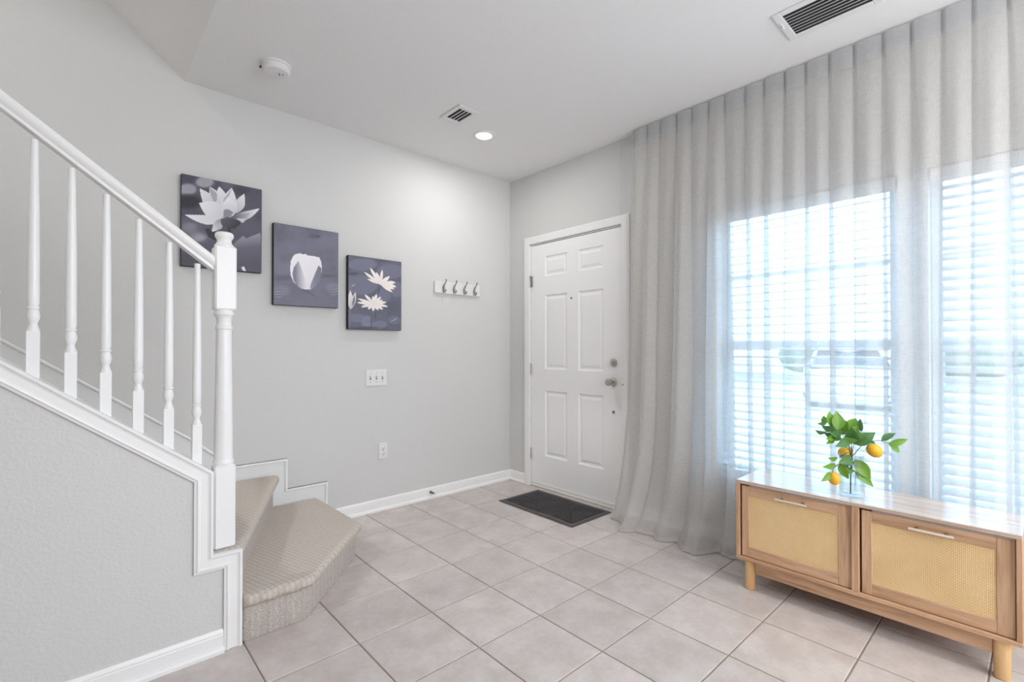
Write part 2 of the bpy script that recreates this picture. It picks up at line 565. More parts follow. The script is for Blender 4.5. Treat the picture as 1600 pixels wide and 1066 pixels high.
def curtain_mat(name, open_fac, col):
    """sheer linen: the open weave lets part of the light straight through"""
    m, nt, b = new_mat(name)
    nt.nodes.remove(b)
    geo = N(nt, 'ShaderNodeNewGeometry')
    mul = N(nt, 'ShaderNodeVectorMath', operation='MULTIPLY'); mul.inputs[1].default_value = (420, 420, 30)
    mul2 = N(nt, 'ShaderNodeVectorMath', operation='MULTIPLY'); mul2.inputs[1].default_value = (22, 22, 380)
    nt.links.new(geo.outputs['Position'], mul.inputs[0]); nt.links.new(geo.outputs['Position'], mul2.inputs[0])
    n1 = N(nt, 'ShaderNodeTexNoise'); n1.inputs['Scale'].default_value = 1; n1.inputs['Detail'].default_value = 2
    n2 = N(nt, 'ShaderNodeTexNoise'); n2.inputs['Scale'].default_value = 1; n2.inputs['Detail'].default_value = 2
    nt.links.new(mul.outputs[0], n1.inputs['Vector']); nt.links.new(mul2.outputs[0], n2.inputs['Vector'])
    sm = N(nt, 'ShaderNodeMath', operation='ADD'); nt.links.new(n1.outputs['Fac'], sm.inputs[0]); nt.links.new(n2.outputs['Fac'], sm.inputs[1])
    mr = N(nt, 'ShaderNodeMapRange'); mr.inputs['From Min'].default_value = 0.6; mr.inputs['From Max'].default_value = 1.4
    mr.inputs['To Min'].default_value = open_fac + 0.07; mr.inputs['To Max'].default_value = open_fac - 0.07
    nt.links.new(sm.outputs[0], mr.inputs['Value'])
    df = N(nt, 'ShaderNodeBsdfDiffuse'); df.inputs['Color'].default_value = col
    tl = N(nt, 'ShaderNodeBsdfTranslucent'); tl.inputs['Color'].default_value = col
    m1 = N(nt, 'ShaderNodeMixShader'); m1.inputs['Fac'].default_value = 0.38
    nt.links.new(df.outputs[0], m1.inputs[1]); nt.links.new(tl.outputs[0], m1.inputs[2])
    tr = N(nt, 'ShaderNodeBsdfTransparent')
    mx = N(nt, 'ShaderNodeMixShader')
    nt.links.new(mr.outputs[0], mx.inputs['Fac'])
    nt.links.new(m1.outputs[0], mx.inputs[1]); nt.links.new(tr.outputs[0], mx.inputs[2])
    nt.links.new(mx.outputs[0], nt.nodes['Material Output'].inputs['Surface'])
    return m


M['sheer'] = curtain_mat('sheer_linen', 0.40, rgb(223, 221, 218))
M['sheer_header'] = curtain_mat('stiffened_linen_header', 0.16, rgb(206, 207, 208))

# ------------------------------------------------------------------ room shell
XB, YR = -5.5, -5.2        # rear wall and right wall of the room (behind the camera)
TS = 0.3334                # tile spacing
TOX, TOY = -4.081 * TS, -1.121 * TS

fl = MB().box(XB, 0.0, YR, 0.0, -0.12, -0.004).build('floor', M['grout'], label='beige square ceramic tile floor with grey grout', kind='structure')

GR = 0.0025                # half the joint


def tile_mesh(x0, x1, y0, y1):
    b = 0.003
    rings = []
    for i, z in ((0, -0.006), (0, -0.0015), (b, 0.0)):
        rings.append([(x0 + i, y0 + i, z), (x1 - i, y0 + i, z), (x1 - i, y1 - i, z), (x0 + i, y1 - i, z)])
    return MB().loft(rings, cap0=False)


tile_cache = {}
for i in range(-13, 6):
    for j in range(-16, 4):
        x0, x1 = TOX + i * TS + GR, TOX + (i + 1) * TS - GR
        y0, y1 = TOY + j * TS + GR, TOY + (j + 1) * TS - GR
        x0, x1, y0, y1 = max(x0, XB), min(x1, 0), max(y0, YR), min(y1, 0)
        if x1 - x0 < 0.02 or y1 - y0 < 0.02:
            continue
        if x1 < -2.45 and y0 > -1.08:
            continue
        key = (round(x1 - x0, 4), round(y1 - y0, 4))
        if key not in tile_cache:
            tile_cache[key] = tile_mesh(0, x1 - x0, 0, y1 - y0).mesh('tile', M['tile'])
        place('tile', tile_cache[key], (x0, y0, 0), fl)

# wall with the pictures (y = 0) and up the stairwell
MB().box(XB - 0.1, 0.2, 0, 0.12, -0.12, 5.4).build('wall_left', M['wall'], label='pale grey painted wall with the flower canvases', kind='structure')

# front wall (x = 0) with the entrance door and the wide window opening
DY0, DY1, DZ = -0.262, -1.186, 2.033
WY0, WY1, WZ0, WZ1 = -1.86, -3.71, 0.41, 1.975
WT = 0.15
w = MB()
w.box(0, WT, DY0 + 0.001, 0, -0.12, H + 0.1)
w.box(0, WT, DY1, DY0, DZ, H + 0.1)
w.box(0, WT, WY0, DY1 - 0.001, -0.12, H + 0.1)
w.box(0, WT, WY1, WY0, WZ1, H + 0.1)
w.box(0, WT, WY1, WY0, -0.12, WZ0)
w.box(0, WT, YR, WY1, -0.12, H + 0.1)
w.build('wall_front', M['wall'], label='pale grey painted wall around the entrance door and window', kind='structure')
MB().box(XB - 0.1, XB, YR, 0, -0.12, 5.4).build('wall_back', M['wall'], label='pale painted rear wall', kind='structure')
MB().box(XB, 0.2, YR - 0.1, YR, -0.12, H + 0.1).build('wall_right', M['wall'], label='pale painted wall of the living area', kind='structure')

KX = -2.42                 # edge of the ceiling at the stairwell
KY = -1.06                 # room face of the stair knee wall
c = MB()
c.box(KX, 0, YR, 0, H, H + 0.14)
c.box(XB, KX, YR, KY, H, H + 0.14)
c.build('ceiling', M['ceiling'], label='flat white painted ceiling', kind='structure')
SL = 0.86
c = MB()
c.prism([(KX, H), (XB, H + SL * (KX - XB)), (XB, H + SL * (KX - XB) + 0.14), (KX, H + 0.14)], KY, 0, 'y')
c.build('ceiling_slope', M['ceiling'], label='sloping ceiling rising over the stairs', kind='structure')
MB().box(XB, KX, KY, KY + 0.1, H, 5.4).build('wall_stairwell', M['wall'], label='upper side wall of the stairwell', kind='structure')

# knee wall below the railing
TSL = 0.78
TB = (-2.467, 0.689)       # upper bend of the trim
kz = lambda x: TB[1] + TSL * (TB[0] - x)
zx = TB[0] - (H - TB[1]) / TSL
MB().prism([(XB, 0), (-2.374, 0), (-2.374, 0.331), (-2.469, 0.331), (-2.469, kz(-2.469) - 0.012), (zx, H - 0.012), (XB, H - 0.012)], KY, KY + 0.094, 'y').build(
    'wall_stair', M['wall_texture'], label='textured knee wall under the stair railing', kind='structure')
# trim following the knee wall edge, with mitred corners
prof = [(0, 0), (0, 0.019), (0.009, 0.019), (0.012, 0.015), (0.018, 0.012), (0.040, 0.012), (0.044, 0.016), (0.050, 0.017), (0.054, 0.013), (0.061, 0.011), (0.061, 0)]
path = [(-2.369, 0.001), (-2.369, 0.374), (-2.467, 0.376), TB, (zx, H - 0.001)]
MB().sweep(path, prof, 'xz', KY, -1).build('trim_1', M['trim'], smooth=25, label='white moulded trim stepping along the stair knee wall', kind='structure')
# cap board on top of the knee wall
MB().prism([(TB[0], kz(TB[0])), (zx, H), (zx, H - 0.02), (TB[0], kz(TB[0]) - 0.02)], KY, KY + 0.11, 'y').build('trim_2', M['trim'], label='white cap board below the balusters', kind='structure')

# baseboards
bprof = [(0, 0.0), (0, 0.026), (0.012, 0.026), (0.019, 0.021), (0.022, 0.013), (0.062, 0.013), (0.066, 0.010), (0.070, 0.012), (0.075, 0.011), (0.084, 0.005), (0.084, 0)]
MB().sweep([(XB, 0.0), (-2.431, 0.0)], bprof, 'xz', KY, -1).build('baseboard_stair', M['trim'], smooth=25, label='white baseboard along the knee wall', kind='structure')
MB().sweep([(-1.66, 0.0), (-0.001, 0.0)], bprof, 'xz', 0, -1).build('baseboard_left', M['trim'], smooth=25, label='white baseboard below the canvases', kind='structure')
bb = MB()
bb.sweep([(-0.199, 0.0), (-0.001, 0.0)], bprof, 'yz', 0, -1)
bb.sweep([(YR, 0.0), (-1.25, 0.0)], bprof, 'yz', 0, -1)
bb.build('baseboard_front', M['trim'], smooth=25, label='white baseboard along the entrance wall', kind='structure')

# stepped skirt board on the wall beside the stairs
sk = [(-1.627, 0.0), (-1.627, 0.277), (-1.878, 0.277), (-1.878, 0.467), (-2.168, 0.467), (-2.39, 0.665), (-5.0, 0.665 + 0.75 * 2.61)]
MB().prism(sk + [(-5.0, 0.0)], 0, -0.011, 'y').build('trim_3', M['skirt'], label='stepped grey-white skirt board beside the stairs', kind='structure')
MB().sweep(sk, [(0, 0), (0, 0.02), (0.006, 0.021), (0.013, 0.019), (0.016, 0.012), (0.016, 0)], 'xz', 0, -1).build(
    'trim_4', M['trim'], smooth=25, label='white bead along the top of the stair skirt', kind='structure')

# ------------------------------------------------------------------ window
for n, (a, b_) in enumerate(((WY0, -2.72), (-2.83, WY1))):
    y1, y0 = a - 0.002, b_ + 0.002
    wn = thing('window_%d' % (n + 1), (0.12, (y0 + y1) / 2, WZ0), ('white single-hung window beside the entrance door' if n == 0 else 'white single-hung window farther from the entrance door'), None, kind='structure')
    fr = MB()
    for (p, q, r, s) in ((y0, y1, WZ0, WZ0 + 0.045), (y0, y1, WZ1 - 0.04, WZ1), (y0, y0 + 0.04, WZ0, WZ1), (y1 - 0.04, y1, WZ0, WZ1)):
        fr.box(0.095, 0.145, p, q, r, s)
    fr.build('window_frame', M['frame'], wn)
    MB().bbox(0.09, 0.135, y0 + 0.04, y1 - 0.04, 1.155, 1.195).build('meeting_rail', M['frame'], wn)
    MB().bbox(0.112, 0.13, y0 + 0.04, y1 - 0.04, 1.574, 1.596).build('muntin', M['frame'], wn)
    MB().box(0.119, 0.123, y0 + 0.038, y1 - 0.038, 1.175, WZ1 - 0.03).build('pane', M['pane'], wn)
    MB().box(0.109, 0.113, y0 + 0.038, y1 - 0.038, WZ0 + 0.03, 1.175).build('pane', M['pane'], wn)
MB().box(0.015, WT, -2.83, -2.72, WZ0, WZ1).build('trim_5', M['frame'], label='white mullion post between the two windows', kind='structure')
MB().bbox(-0.022, 0.095, WY1 - 0.02, WY0 + 0.02, WZ0 - 0.022, WZ0 + 0.002, 0.005).build('trim_6', M['sill'], label='pale window sill', kind='structure')

# blinds
SP = 0.0455


def slat_mesh(L):
    rings = []
    for y in (-L / 2, L / 2):
        ring = []
        for k in range(7):
            t = k / 6 * 2 - 1
            ring.append((t * 0.025, y, 0.003 * (1 - t * t) + 0.0013))
        for k in range(6, -1, -1):
            t = k / 6 * 2 - 1
            ring.append((t * 0.025, y, 0.003 * (1 - t * t) - 0.0013))
        rings.append(ring)
    return MB().loft(rings).mesh('slat', M['blind'], 40)


for n, (a, b_, tilt, lab) in enumerate(((WY0 - 0.008, -2.712, 13, 'white slatted blind beside the door side window, slats nearly open'),
                                        (-2.838, WY1 + 0.008, 33, 'white slatted blind on the far window, slats tilted'))):
    yc, L = (a + b_) / 2, abs(a - b_)
    bl = thing('window_blind', (0.045, yc, WZ1), lab, 'blind', 'white blinds behind the sheer curtain')
    MB().bbox(0.012, 0.018, yc - L / 2, yc + L / 2, WZ1 - 0.072, WZ1 - 0.002).build('valance', M['blind'], bl)
    MB().box(0.02, 0.07, yc - L / 2 + .005, yc + L / 2 - .005, WZ1 - 0.045, WZ1 - 0.003).build('head_rail', M['blind'], bl)
    me = slat_mesh(L - 0.01)
    z = WZ1 - 0.095
    k = 0
    while z > WZ0 + 0.05:
        place('slat', me, (0.047, yc, z), bl, (0, -math.radians(tilt), 0))
        z -= SP
    MB().bbox(0.024, 0.07, yc - L / 2 + .005, yc + L / 2 - .005, WZ0 + 0.012, WZ0 + 0.032).build('bottom_rail', M['blind'], bl)
    if n == 0:
        for yy in (-0.3, 0.0, 0.3):
            for xx in (0.02, 0.074):
                MB().box(xx - 0.0008, xx + 0.0008, yc + yy - 0.0012, yc + yy + 0.0012, WZ0 + 0.02, WZ1 - 0.05).build('ladder_cord', M['blind'], bl)
    else:
        for yy in (-0.24, 0.19):
            for xx in (0.018, 0.076):
                MB().box(xx - 0.0006, xx + 0.0006, yc + yy - 0.009, yc + yy + 0.009, WZ0 + 0.02, WZ1 - 0.05).build('ladder_tape', M['blind'], bl)

# ------------------------------------------------------------------ curtain
CZT = 2.624
PL0, PLS = -1.335, 0.1037
CY_L, CY_R = -1.325, -3.86
yl_z, yl_y = [0, .2, .7, 1.35, 2.0, 2.6], [-1.185, -1.215, -1.268, -1.286, -1.303, -1.325]
hem = [(-3.9, -.125), (-2.34, -.125), (-2.2, -.15), (-2.11, -.2), (-2.0, -.165), (-1.93, -.2), (-1.87, -.285), (-1.80, -.275), (-1.74, -.225), (-1.65, -.225), (-1.55, -.225), (-1.44, -.262), (-1.36, -.245), (-1.27, -.165), (-1.15, -.15)]
hx, hy = [h[0] for h in hem], [h[1] for h in hem]
NPL = 27
pl_amp = [random.uniform(0.45, 1.2) for _ in range(NPL)]
pl_dr = [random.uniform(-0.035, 0.035) for _ in range(NPL)]
pl_w = [random.uniform(0.7, 1.6) for _ in range(NPL)]
pl_j = [random.uniform(-0.007, 0.007) for _ in range(NPL)]


pl_f = [random.choice((1.5, 2.2, 2.7, 3.0)) for _ in range(NPL)]
pl_dr[0] = 0.0


def curtain_pt(s, z):
    """s: position along the track, z: height; returns the cloth point"""
    dn = (CZT - z) / CZT                       # 0 at the top, 1 at the floor
    fall = max(0.0, (2.50 - z) / 2.5)
    x = -0.082 - 0.014 * dn
    lat = 0.0
    step = 0.0045 + 0.008 * min(1, fall * 2)    # half depth of a pleat fold
    cs_ = [PL0 + pl_j[k] - PLS * k + pl_dr[k] * fall ** 0.8 for k in range(NPL)]
    j = 0
    for k in range(NPL):
        c = cs_[k]
        wd = 0.0058 + 0.0115 * pl_w[k] * min(1, fall * 1.8) ** 0.75
        u = (s - c) / wd
        if abs(u) < 3.2:
            e = math.exp(-u * u)
            am = 0.020 + (0.012 * pl_amp[k]) * min(1, fall * 2.2)
            x += am * e
            lat -= wd * pl_f[k] * u * e
        x += step * math.tanh(u)
        if s < c: j = k + 1
    # each pleat steps the cloth back; the panel between two pleats leads it forward again
    tot = 0.0
    for k in range(NPL):
        tot += step * (1 if s > cs_[k] else -1)
    x -= tot
    if 0 < j < NPL:
        f = (cs_[j - 1] - s) / (cs_[j - 1] - cs_[j])
        x += step * (2 * f - 1)
    elif j == 0:
        x += step
    x -= 0.016 * (0.5 - 0.5 * math.cos(2 * math.pi * (s - PL0) / PLS)) * min(1, 0.25 + fall * 4)
    x -= 0.018 * dn * (0.5 + noise.noise(Vector((s * 5.0, z * 0.35, 1.7))))
    if s > -2.15:                               # broad soft folds where the cloth hangs free
        x += 0.026 * min(1, fall * 1.5) * math.sin(s * 31 + 0.9 * math.sin(z * 1.3 + s * 4)) * min(1, (s + 2.15) / 0.2)
        x += 0.010 * math.sin(z * 42 + s * 17 + 2.0 * math.sin(s * 13)) * max(0.0, 1 - z / 0.30) ** 1.5
    x += 0.006 * noise.noise(Vector((s * 18, z * 1.2, 4.2))) * min(1, fall * 3)
    shift = interp(z, yl_z, yl_y) - CY_L
    y = s + lat + shift * max(0.0, 1 - (CY_L - s) / 0.55)
    # flare to the hem
    hemx = interp(y, hx, hy)
    t = max(0.0, (0.60 - z) / 0.60)
    g = t ** 2.4
    x += (hemx + 0.105) * g
    x += 0.016 * noise.noise(Vector((s * 20, z * 9, 9.1))) * max(0.0, 1 - z / 0.12)
    if s < -2.12:                               # kept off the back of the cabinet
        x = max(x, -0.160)
    elif z < 0.6:
        x = max(x, -0.33)
    return (min(x, -0.028), y, z)


ss = np.arange(CY_L, CY_R, -0.0031)
zz_head = [CZT, CZT - 0.03, CZT - 0.07, 2.52]
zz_body = [2.52, 2.50, 2.47, 2.44, 2.40, 2.34] + list(np.arange(2.26, 0.6, -0.085)) + [0.56, 0.5, 0.44, 0.38, 0.33, 0.28, 0.23, 0.18, 0.14, 0.10, 0.07, 0.045, 0.028, 0.016]
ct = thing('sheer_curtain', (-0.09, -2.1, 0), 'floor-length sheer grey linen curtain with pinch pleats, pooling on the tiles', 'curtain')


def sheet(zs, curl=False, dx=0.0):
    rows = []
    for z in zs:
        rows.append([(lambda p: (p[0] + dx, p[1], p[2]))(curtain_pt(float(s), float(z))) for s in ss])
    if curl:                                    # hem lying on the floor
        last = rows[-1]
        for off, zz in ((-0.012, 0.013), (-0.022, 0.0105), (-0.028, 0.007), (-0.024, 0.0035), (-0.006, 0.002), (0.02, 0.002)):
            rows.append([(p[0] + off * (0.6 + 0.8 * abs(noise.noise(Vector((p[1] * 9, 3.3, 0)))) if p[1] > -2.1 else 0.4), p[1], zz) for p in last])
    m = MB()
    n = len(ss)
    vs = [p for r in rows for p in r]
    fs = [(i * n + j, i * n + j + 1, (i + 1) * n + j + 1, (i + 1) * n + j) for i in range(len(rows) - 1) for j in range(n - 1)]
    m.add(vs, fs)
    return m


sheet(zz_body, True).build('curtain_cloth', M['sheer'], ct, 180)
sheet(zz_head).build('header_band', M['sheer_header'], ct, 180)
MB().bbox(-0.046, -0.030, CY_R, CY_L, H - 0.022, H - 0.001, 0.004).build(
    'curtain_track', M['plastic'], label='slim white ceiling track behind the curtain heading', cat='curtain track')

# ------------------------------------------------------------------ entrance door
door = thing('door_1', (0.02, (DY0 + DY1) / 2, 0), 'white six-panel entrance door with nickel knob', None, kind='structure')
cs = MB()
cpr = [(0, 0), (0, 0.013), (0.012, 0.017), (0.05, 0.017), (0.056, 0.012), (0.062, 0.012), (0.062, 0)]
cs.sweep([(DY1 - 0.002, 0.0), (DY1 - 0.002, DZ + 0.003), (DY0 + 0.002, DZ + 0.003), (DY0 + 0.002, 0.0)], cpr, 'yz', 0, -1)
cs.build('door_casing', M['trim'], door, 25)
jm = MB()
jm.box(0, WT, DY0 - 0.008, DY0 + 0.002, 0, DZ + 0.002).box(0, WT, DY1 - 0.002, DY1 + 0.008, 0, DZ + 0.002).box(0, WT, DY1, DY0, DZ - 0.008, DZ + 0.002)
jm.box(0.056, WT, DY1, DY0, 0, DZ).box(0, WT, DY1, DY0, -0.12, 0.0006)
jm.build('door_jamb', M['trim'], door)
# leaf: slab in front of x = 0.008 with recessed and raised panels
LY0, LY1, LZ0, LZ1 = DY0 - 0.011, DY1 + 0.011, 0.028, DZ - 0.012
LX = 0.006
pan = []
for (ya, yb) in ((-0.425, -0.668), (-0.780, -1.020)):
    for (za, zb) in ((1.752, 1.916), (0.985, 1.596), (0.268, 0.808)):
        pan.append((yb, ya, za, zb))
lf = MB()
ysplit = sorted({LY1, LY0} | {p[0] for p in pan} | {p[1] for p in pan})
zsplit = sorted({LZ0, LZ1} | {p[2] for p in pan} | {p[3] for p in pan})
for i in range(len(ysplit) - 1):
    for j in range(len(zsplit) - 1):
        ym, zm = (ysplit[i] + ysplit[i + 1]) / 2, (zsplit[j] + zsplit[j + 1]) / 2
        if any(p[0] < ym < p[1] and p[2] < zm < p[3] for p in pan):
            continue
        lf.add([(LX, ysplit[i], zsplit[j]), (LX, ysplit[i + 1], zsplit[j]), (LX, ysplit[i + 1], zsplit[j + 1]), (LX, ysplit[i], zsplit[j + 1])], [(0, 1, 2, 3)])
lf.box(LX + 0.018, LX + 0.044, LY1, LY0, LZ0, LZ1)
for (a0, a1, b0, b1) in ((LY1, LY1, LZ0, LZ1), (LY0, LY0, LZ0, LZ1)):
    lf.add([(LX, a0, b0), (LX + 0.02, a0, b0), (LX + 0.02, a0, b1), (LX, a0, b1)], [(0, 1, 2, 3)])
lf.add([(LX, LY1, LZ1), (LX + 0.02, LY1, LZ1), (LX + 0.02, LY0, LZ1), (LX, LY0, LZ1)], [(0, 1, 2, 3)])
lf.add([(LX, LY1, LZ0), (LX + 0.02, LY1, LZ0), (LX + 0.02, LY0, LZ0), (LX, LY0, LZ0)], [(0, 1, 2, 3)])
leaf = lf.build('door_leaf', M['door'], door)
for (y0, y1, z0, z1) in pan:
    rings = []
    for ins, dx in ((0, 0), (0.004, 0.0045), (0.010, 0.0085), (0.020, 0.0095), (0.040, 0.003), (0.042, 0.003)):
        rings.append([(LX + dx, y0 + ins, z0 + ins), (LX + dx, y1 - ins, z0 + ins), (LX + dx, y1 - ins, z1 - ins), (LX + dx, y0 + ins, z1 - ins)])
    MB().loft(rings, cap0=False).build('door_panel', M['door'], leaf)
MB().bbox(-0.006, 0.05, DY1 + 0.002, DY0 - 0.002, 0.001, 0.02, 0.004).build('threshold', M['sill'], door)
MB().box(-0.001, 0.006, LY1 + 0.004, LY0 - 0.004, 0.022, 0.036).build('door_sweep', M['plastic'], door)
for z in (1.722, 0.984, 0.271):
    h = MB().lathe((-0.006, DY0 + 0.000, z - 0.045), [(0.0055, 0), (0.0062, 0.002), (0.0062, 0.088), (0.0055, 0.09)], 10)
    h.lathe((-0.006, DY0, z + 0.045), [(0.004, 0), (0.005, 0.003), (0.002, 0.007)], 10)
    h.box(0.0, 0.004, DY0 - 0.024, DY0 - 0.002, z - 0.045, z + 0.045)
    h.build('hinge', M['plastic'] if z < 1 else M['nickel'], door, 30)
db = MB().lathe((LX, -1.110, 1.052), [(0.029, 0), (0.029, -0.006), (0.026, -0.012), (0.017, -0.015), (0.016, -0.022), (0.012, -0.023)], 24, 'x')
db.build('deadbolt', M['nickel'], door, 30)
MB().bbox(LX - 0.036, LX - 0.021, -1.114, -1.106, 1.036, 1.068, 0.002).build('thumb_turn', M['nickel'], door)
MB().lathe((LX, -1.107, 0.914), [(0.031, 0), (0.031, -0.004), (0.026, -0.010), (0.013, -0.013), (0.011, -0.034), (0.018, -0.040), (0.026, -0.050), (0.0275, -0.060), (0.023, -0.070), (0.012, -0.075), (0.002, -0.076)], 28, 'x').build(
    'door_knob', M['nickel'], door, 40)
MB().lathe((LX, -1.109, 0.698), [(0.011, 0), (0.011, -0.003), (0.007, -0.005), (0.006, -0.003)], 16, 'x').build('bolt_plug', M['grey_metal'], door, 40)
MB().lathe((LX, -0.712, 1.549), [(0.008, 0), (0.008, -0.003), (0.005, -0.004), (0.004, -0.002)], 16, 'x').build('peephole', M['grey_metal'], door, 40)
MB().lathe((-0.0165, DY1 - 0.016, 0.90), [(0.006, 0), (0.006, -0.001), (0.003, -0.0015)], 12, 'x').build('strike_screw', M['grey_metal'], door, 40)

# ------------------------------------------------------------------ stairs
def step_outline(P, fac, ins, r=0.022, per=14):
    """polygon with every edge moved inwards by ins * fac[edge]; corners rounded, fixed point count"""
    n = len(P)
    area = sum(P[i - 1][0] * P[i][1] - P[i][0] * P[i - 1][1] for i in range(n))
    sg = 1 if area > 0 else -1
    E = []
    for i in range(n):
        a, b = Vector(P[i]), Vector(P[(i + 1) % n])
        d = (b - a).normalized()
        E.append((a + Vector((-d.y, d.x)) * sg * ins * fac[i], d))
    Q = []
    for i in range(n):
        (p, d), (q, e) = E[i - 1], E[i]
        cr = d.x * e.y - d.y * e.x
        t = ((q - p).x * e.y - (q - p).y * e.x) / cr
        Q.append(p + d * t)
    pts = []
    for i in range(n):
        a, b, c_ = Q[i - 1], Q[i], Q[(i + 1) % n]
        rr = r * max(fac[i - 1], fac[i])
        ra, rc = min(rr, (b - a).length * .4), min(rr, (c_ - b).length * .4)
        p0, p1 = b + (a - b).normalized() * ra, b + (c_ - b).normalized() * rc
        for t in (0, .25, .5, .75, 1):
            pts.append(p0 * (1 - t) ** 2 + b * 2 * t * (1 - t) + p1 * t * t)
        nx_ = Q[(i + 1) % n]
        rr2 = r * max(fac[i], fac[(i + 1) % n])
        p2 = nx_ + (b - nx_).normalized() * min(rr2, (nx_ - b).length * .4)
        for k in range(1, per):
            pts.append(p1 + (p2 - p1) * (k / per))
    return pts


stairs = thing('staircase', (-2.1, -0.6, 0), 'beige loop-carpeted stairs with two winder steps at the foot', 'staircase')


def winder(poly, fac, z0, z1, parent):
    tr = MB()
    rings = []
    for ins, z in ((0.034, z1 - 0.048), (0.012, z1 - 0.046), (0.003, z1 - 0.038), (0.0, z1 - 0.026), (0.002, z1 - 0.014), (0.008, z1 - 0.005), (0.018, z1 - 0.001), (0.03, z1)):
        ring = []
        for p in step_outline(poly, fac, ins):
            nz = noise.noise(Vector((p.x * 24, p.y * 24, z * 24))) * 0.003
            ring.append((p.x, p.y + nz, z + nz * 0.4))
        rings.append(ring)
    tr.loft(rings)
    t = tr.build('step', M['carpet'], parent, 60)
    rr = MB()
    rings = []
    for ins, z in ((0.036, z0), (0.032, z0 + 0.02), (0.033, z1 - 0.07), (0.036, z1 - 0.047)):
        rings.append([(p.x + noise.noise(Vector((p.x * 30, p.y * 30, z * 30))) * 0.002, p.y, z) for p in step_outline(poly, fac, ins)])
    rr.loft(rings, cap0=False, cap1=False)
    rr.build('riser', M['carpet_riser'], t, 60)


winder([(-1.690, -0.024), (-1.680, -0.55), (-1.668, -0.628), (-2.105, -1.098), (-2.3665, -1.098), (-2.3665, -0.955), (-2.44, -0.90), (-2.44, -0.024)],
       [1, 1, 1, 1, 0, 0, 0, 0], 0.001, 0.19, stairs)
winder([(-1.925, -0.024), (-2.362, -1.057), (-2.467, -1.057), (-2.467, -0.024)], [1, 0, 0, 0], 0.17, 0.38, stairs)
for k in range(3, 14):
    xk = -2.42 - 0.245 * (k - 3)
    if 0.19 * k > 2.5: break
    t = MB().bbox(xk - 0.30, xk + 0.022, KY + 0.1, -0.024, 0.19 * k - 0.045, 0.19 * k, 0.016).build('step', M['carpet'], stairs)
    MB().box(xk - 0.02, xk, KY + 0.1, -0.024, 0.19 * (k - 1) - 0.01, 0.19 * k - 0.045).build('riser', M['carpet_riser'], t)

# railing
NX, NY, NHW = -2.4235, -1.013, 0.0365
rail = thing('stair_railing', (-2.7, NY, 0.9), 'white wooden stair railing with turned balusters and newel post', 'railing')
nw = MB()
nw.bbox(NX - NHW, NX + NHW, NY - NHW, NY + NHW, 0.3815, 0.702, 0.006)
nw.lathe((NX, NY, 0), [(0.034, 0.700), (0.036, 0.706), (0.036, 0.714), (0.033, 0.720), (0.0325, 0.726), (0.0315, 0.86), (0.029, 1.05), (0.0265, 1.228), (0.0305, 1.232), (0.0305, 1.240),
                       (0.0265, 1.244), (0.026, 1.272), (0.030, 1.280), (0.036, 1.287), (0.036, 1.295), (0.033, 1.300), (0.033, 1.306)], 24)
nw.bbox(NX - NHW - .0005, NX + NHW + .0005, NY - NHW - .0005, NY + NHW + .0005, 1.304, 1.553, 0.006)
nw.lathe((NX, NY, 0), [(0.034, 1.551), (0.034, 1.558), (0.030, 1.563), (0.026, 1.569), (0.0245, 1.576), (0.026, 1.583), (0.031, 1.590), (0.033, 1.598), (0.031, 1.606), (0.026, 1.610), (0.012, 1.612)], 24)
nw.build('newel_post', M['trim'], rail, 35)
# handrail: moulded section along the slope
x0, x1 = NX - NHW, -4.85
rt = lambda x: 1.515 + 0.774 * (-2.462 - x)
sec = [(-0.012, -0.062), (-0.022, -0.058), (-0.022, -0.046), (-0.027, -0.040), (-0.031, -0.030), (-0.031, -0.016), (-0.026, -0.005), (-0.014, 0.0), (0.014, 0.0), (0.026, -0.005), (0.031, -0.016), (0.031, -0.030), (0.027, -0.040), (0.022, -0.046), (0.022, -0.058), (0.012, -0.062)]
MB().loft([[(x, NY + a, rt(x) + b) for a, b in sec] for x in (x0, x1)]).build('handrail', M['trim'], rail, 40)
# balusters, one mesh shared
bz = 0.735
bm_ = MB()
bm_.bbox(-0.016, 0.016, -0.016, 0.016, -0.03, 0.124, 0.002)
bm_.lathe((0, 0, 0), [(0.0165, 0.118), (0.0162, 0.126), (0.0125, 0.136), (0.0105, 0.146), (0.011, 0.150), (0.0155, 0.162), (0.0165, 0.172), (0.0145, 0.186), (0.0125, 0.192), (0.0155, 0.195), (0.0155, 0.199), (0.0125, 0.202),
                      (0.0148, 0.212), (0.0150, 0.25), (0.0140, 0.45), (0.0115, 0.62), (0.0100, bz)], 16)
bme = bm_.mesh('baluster', M['trim'], 35)
bx = -2.5125
while bx > -4.0:
    place('baluster', bme, (bx, NY, kz(bx) + 0.018), rail)
    bx -= 0.0884

# ------------------------------------------------------------------ canvases
def homog(src, dst):
    A = []
    for (x, y), (u, v) in zip(src, dst):
        A.append([x, y, 1, 0, 0, 0, -u * x, -u * y, -u]); A.append([0, 0, 0, x, y, 1, -v * x, -v * y, -v])
    _, _, V = np.linalg.svd(np.array(A, float))
    return V[-1].reshape(3, 3)


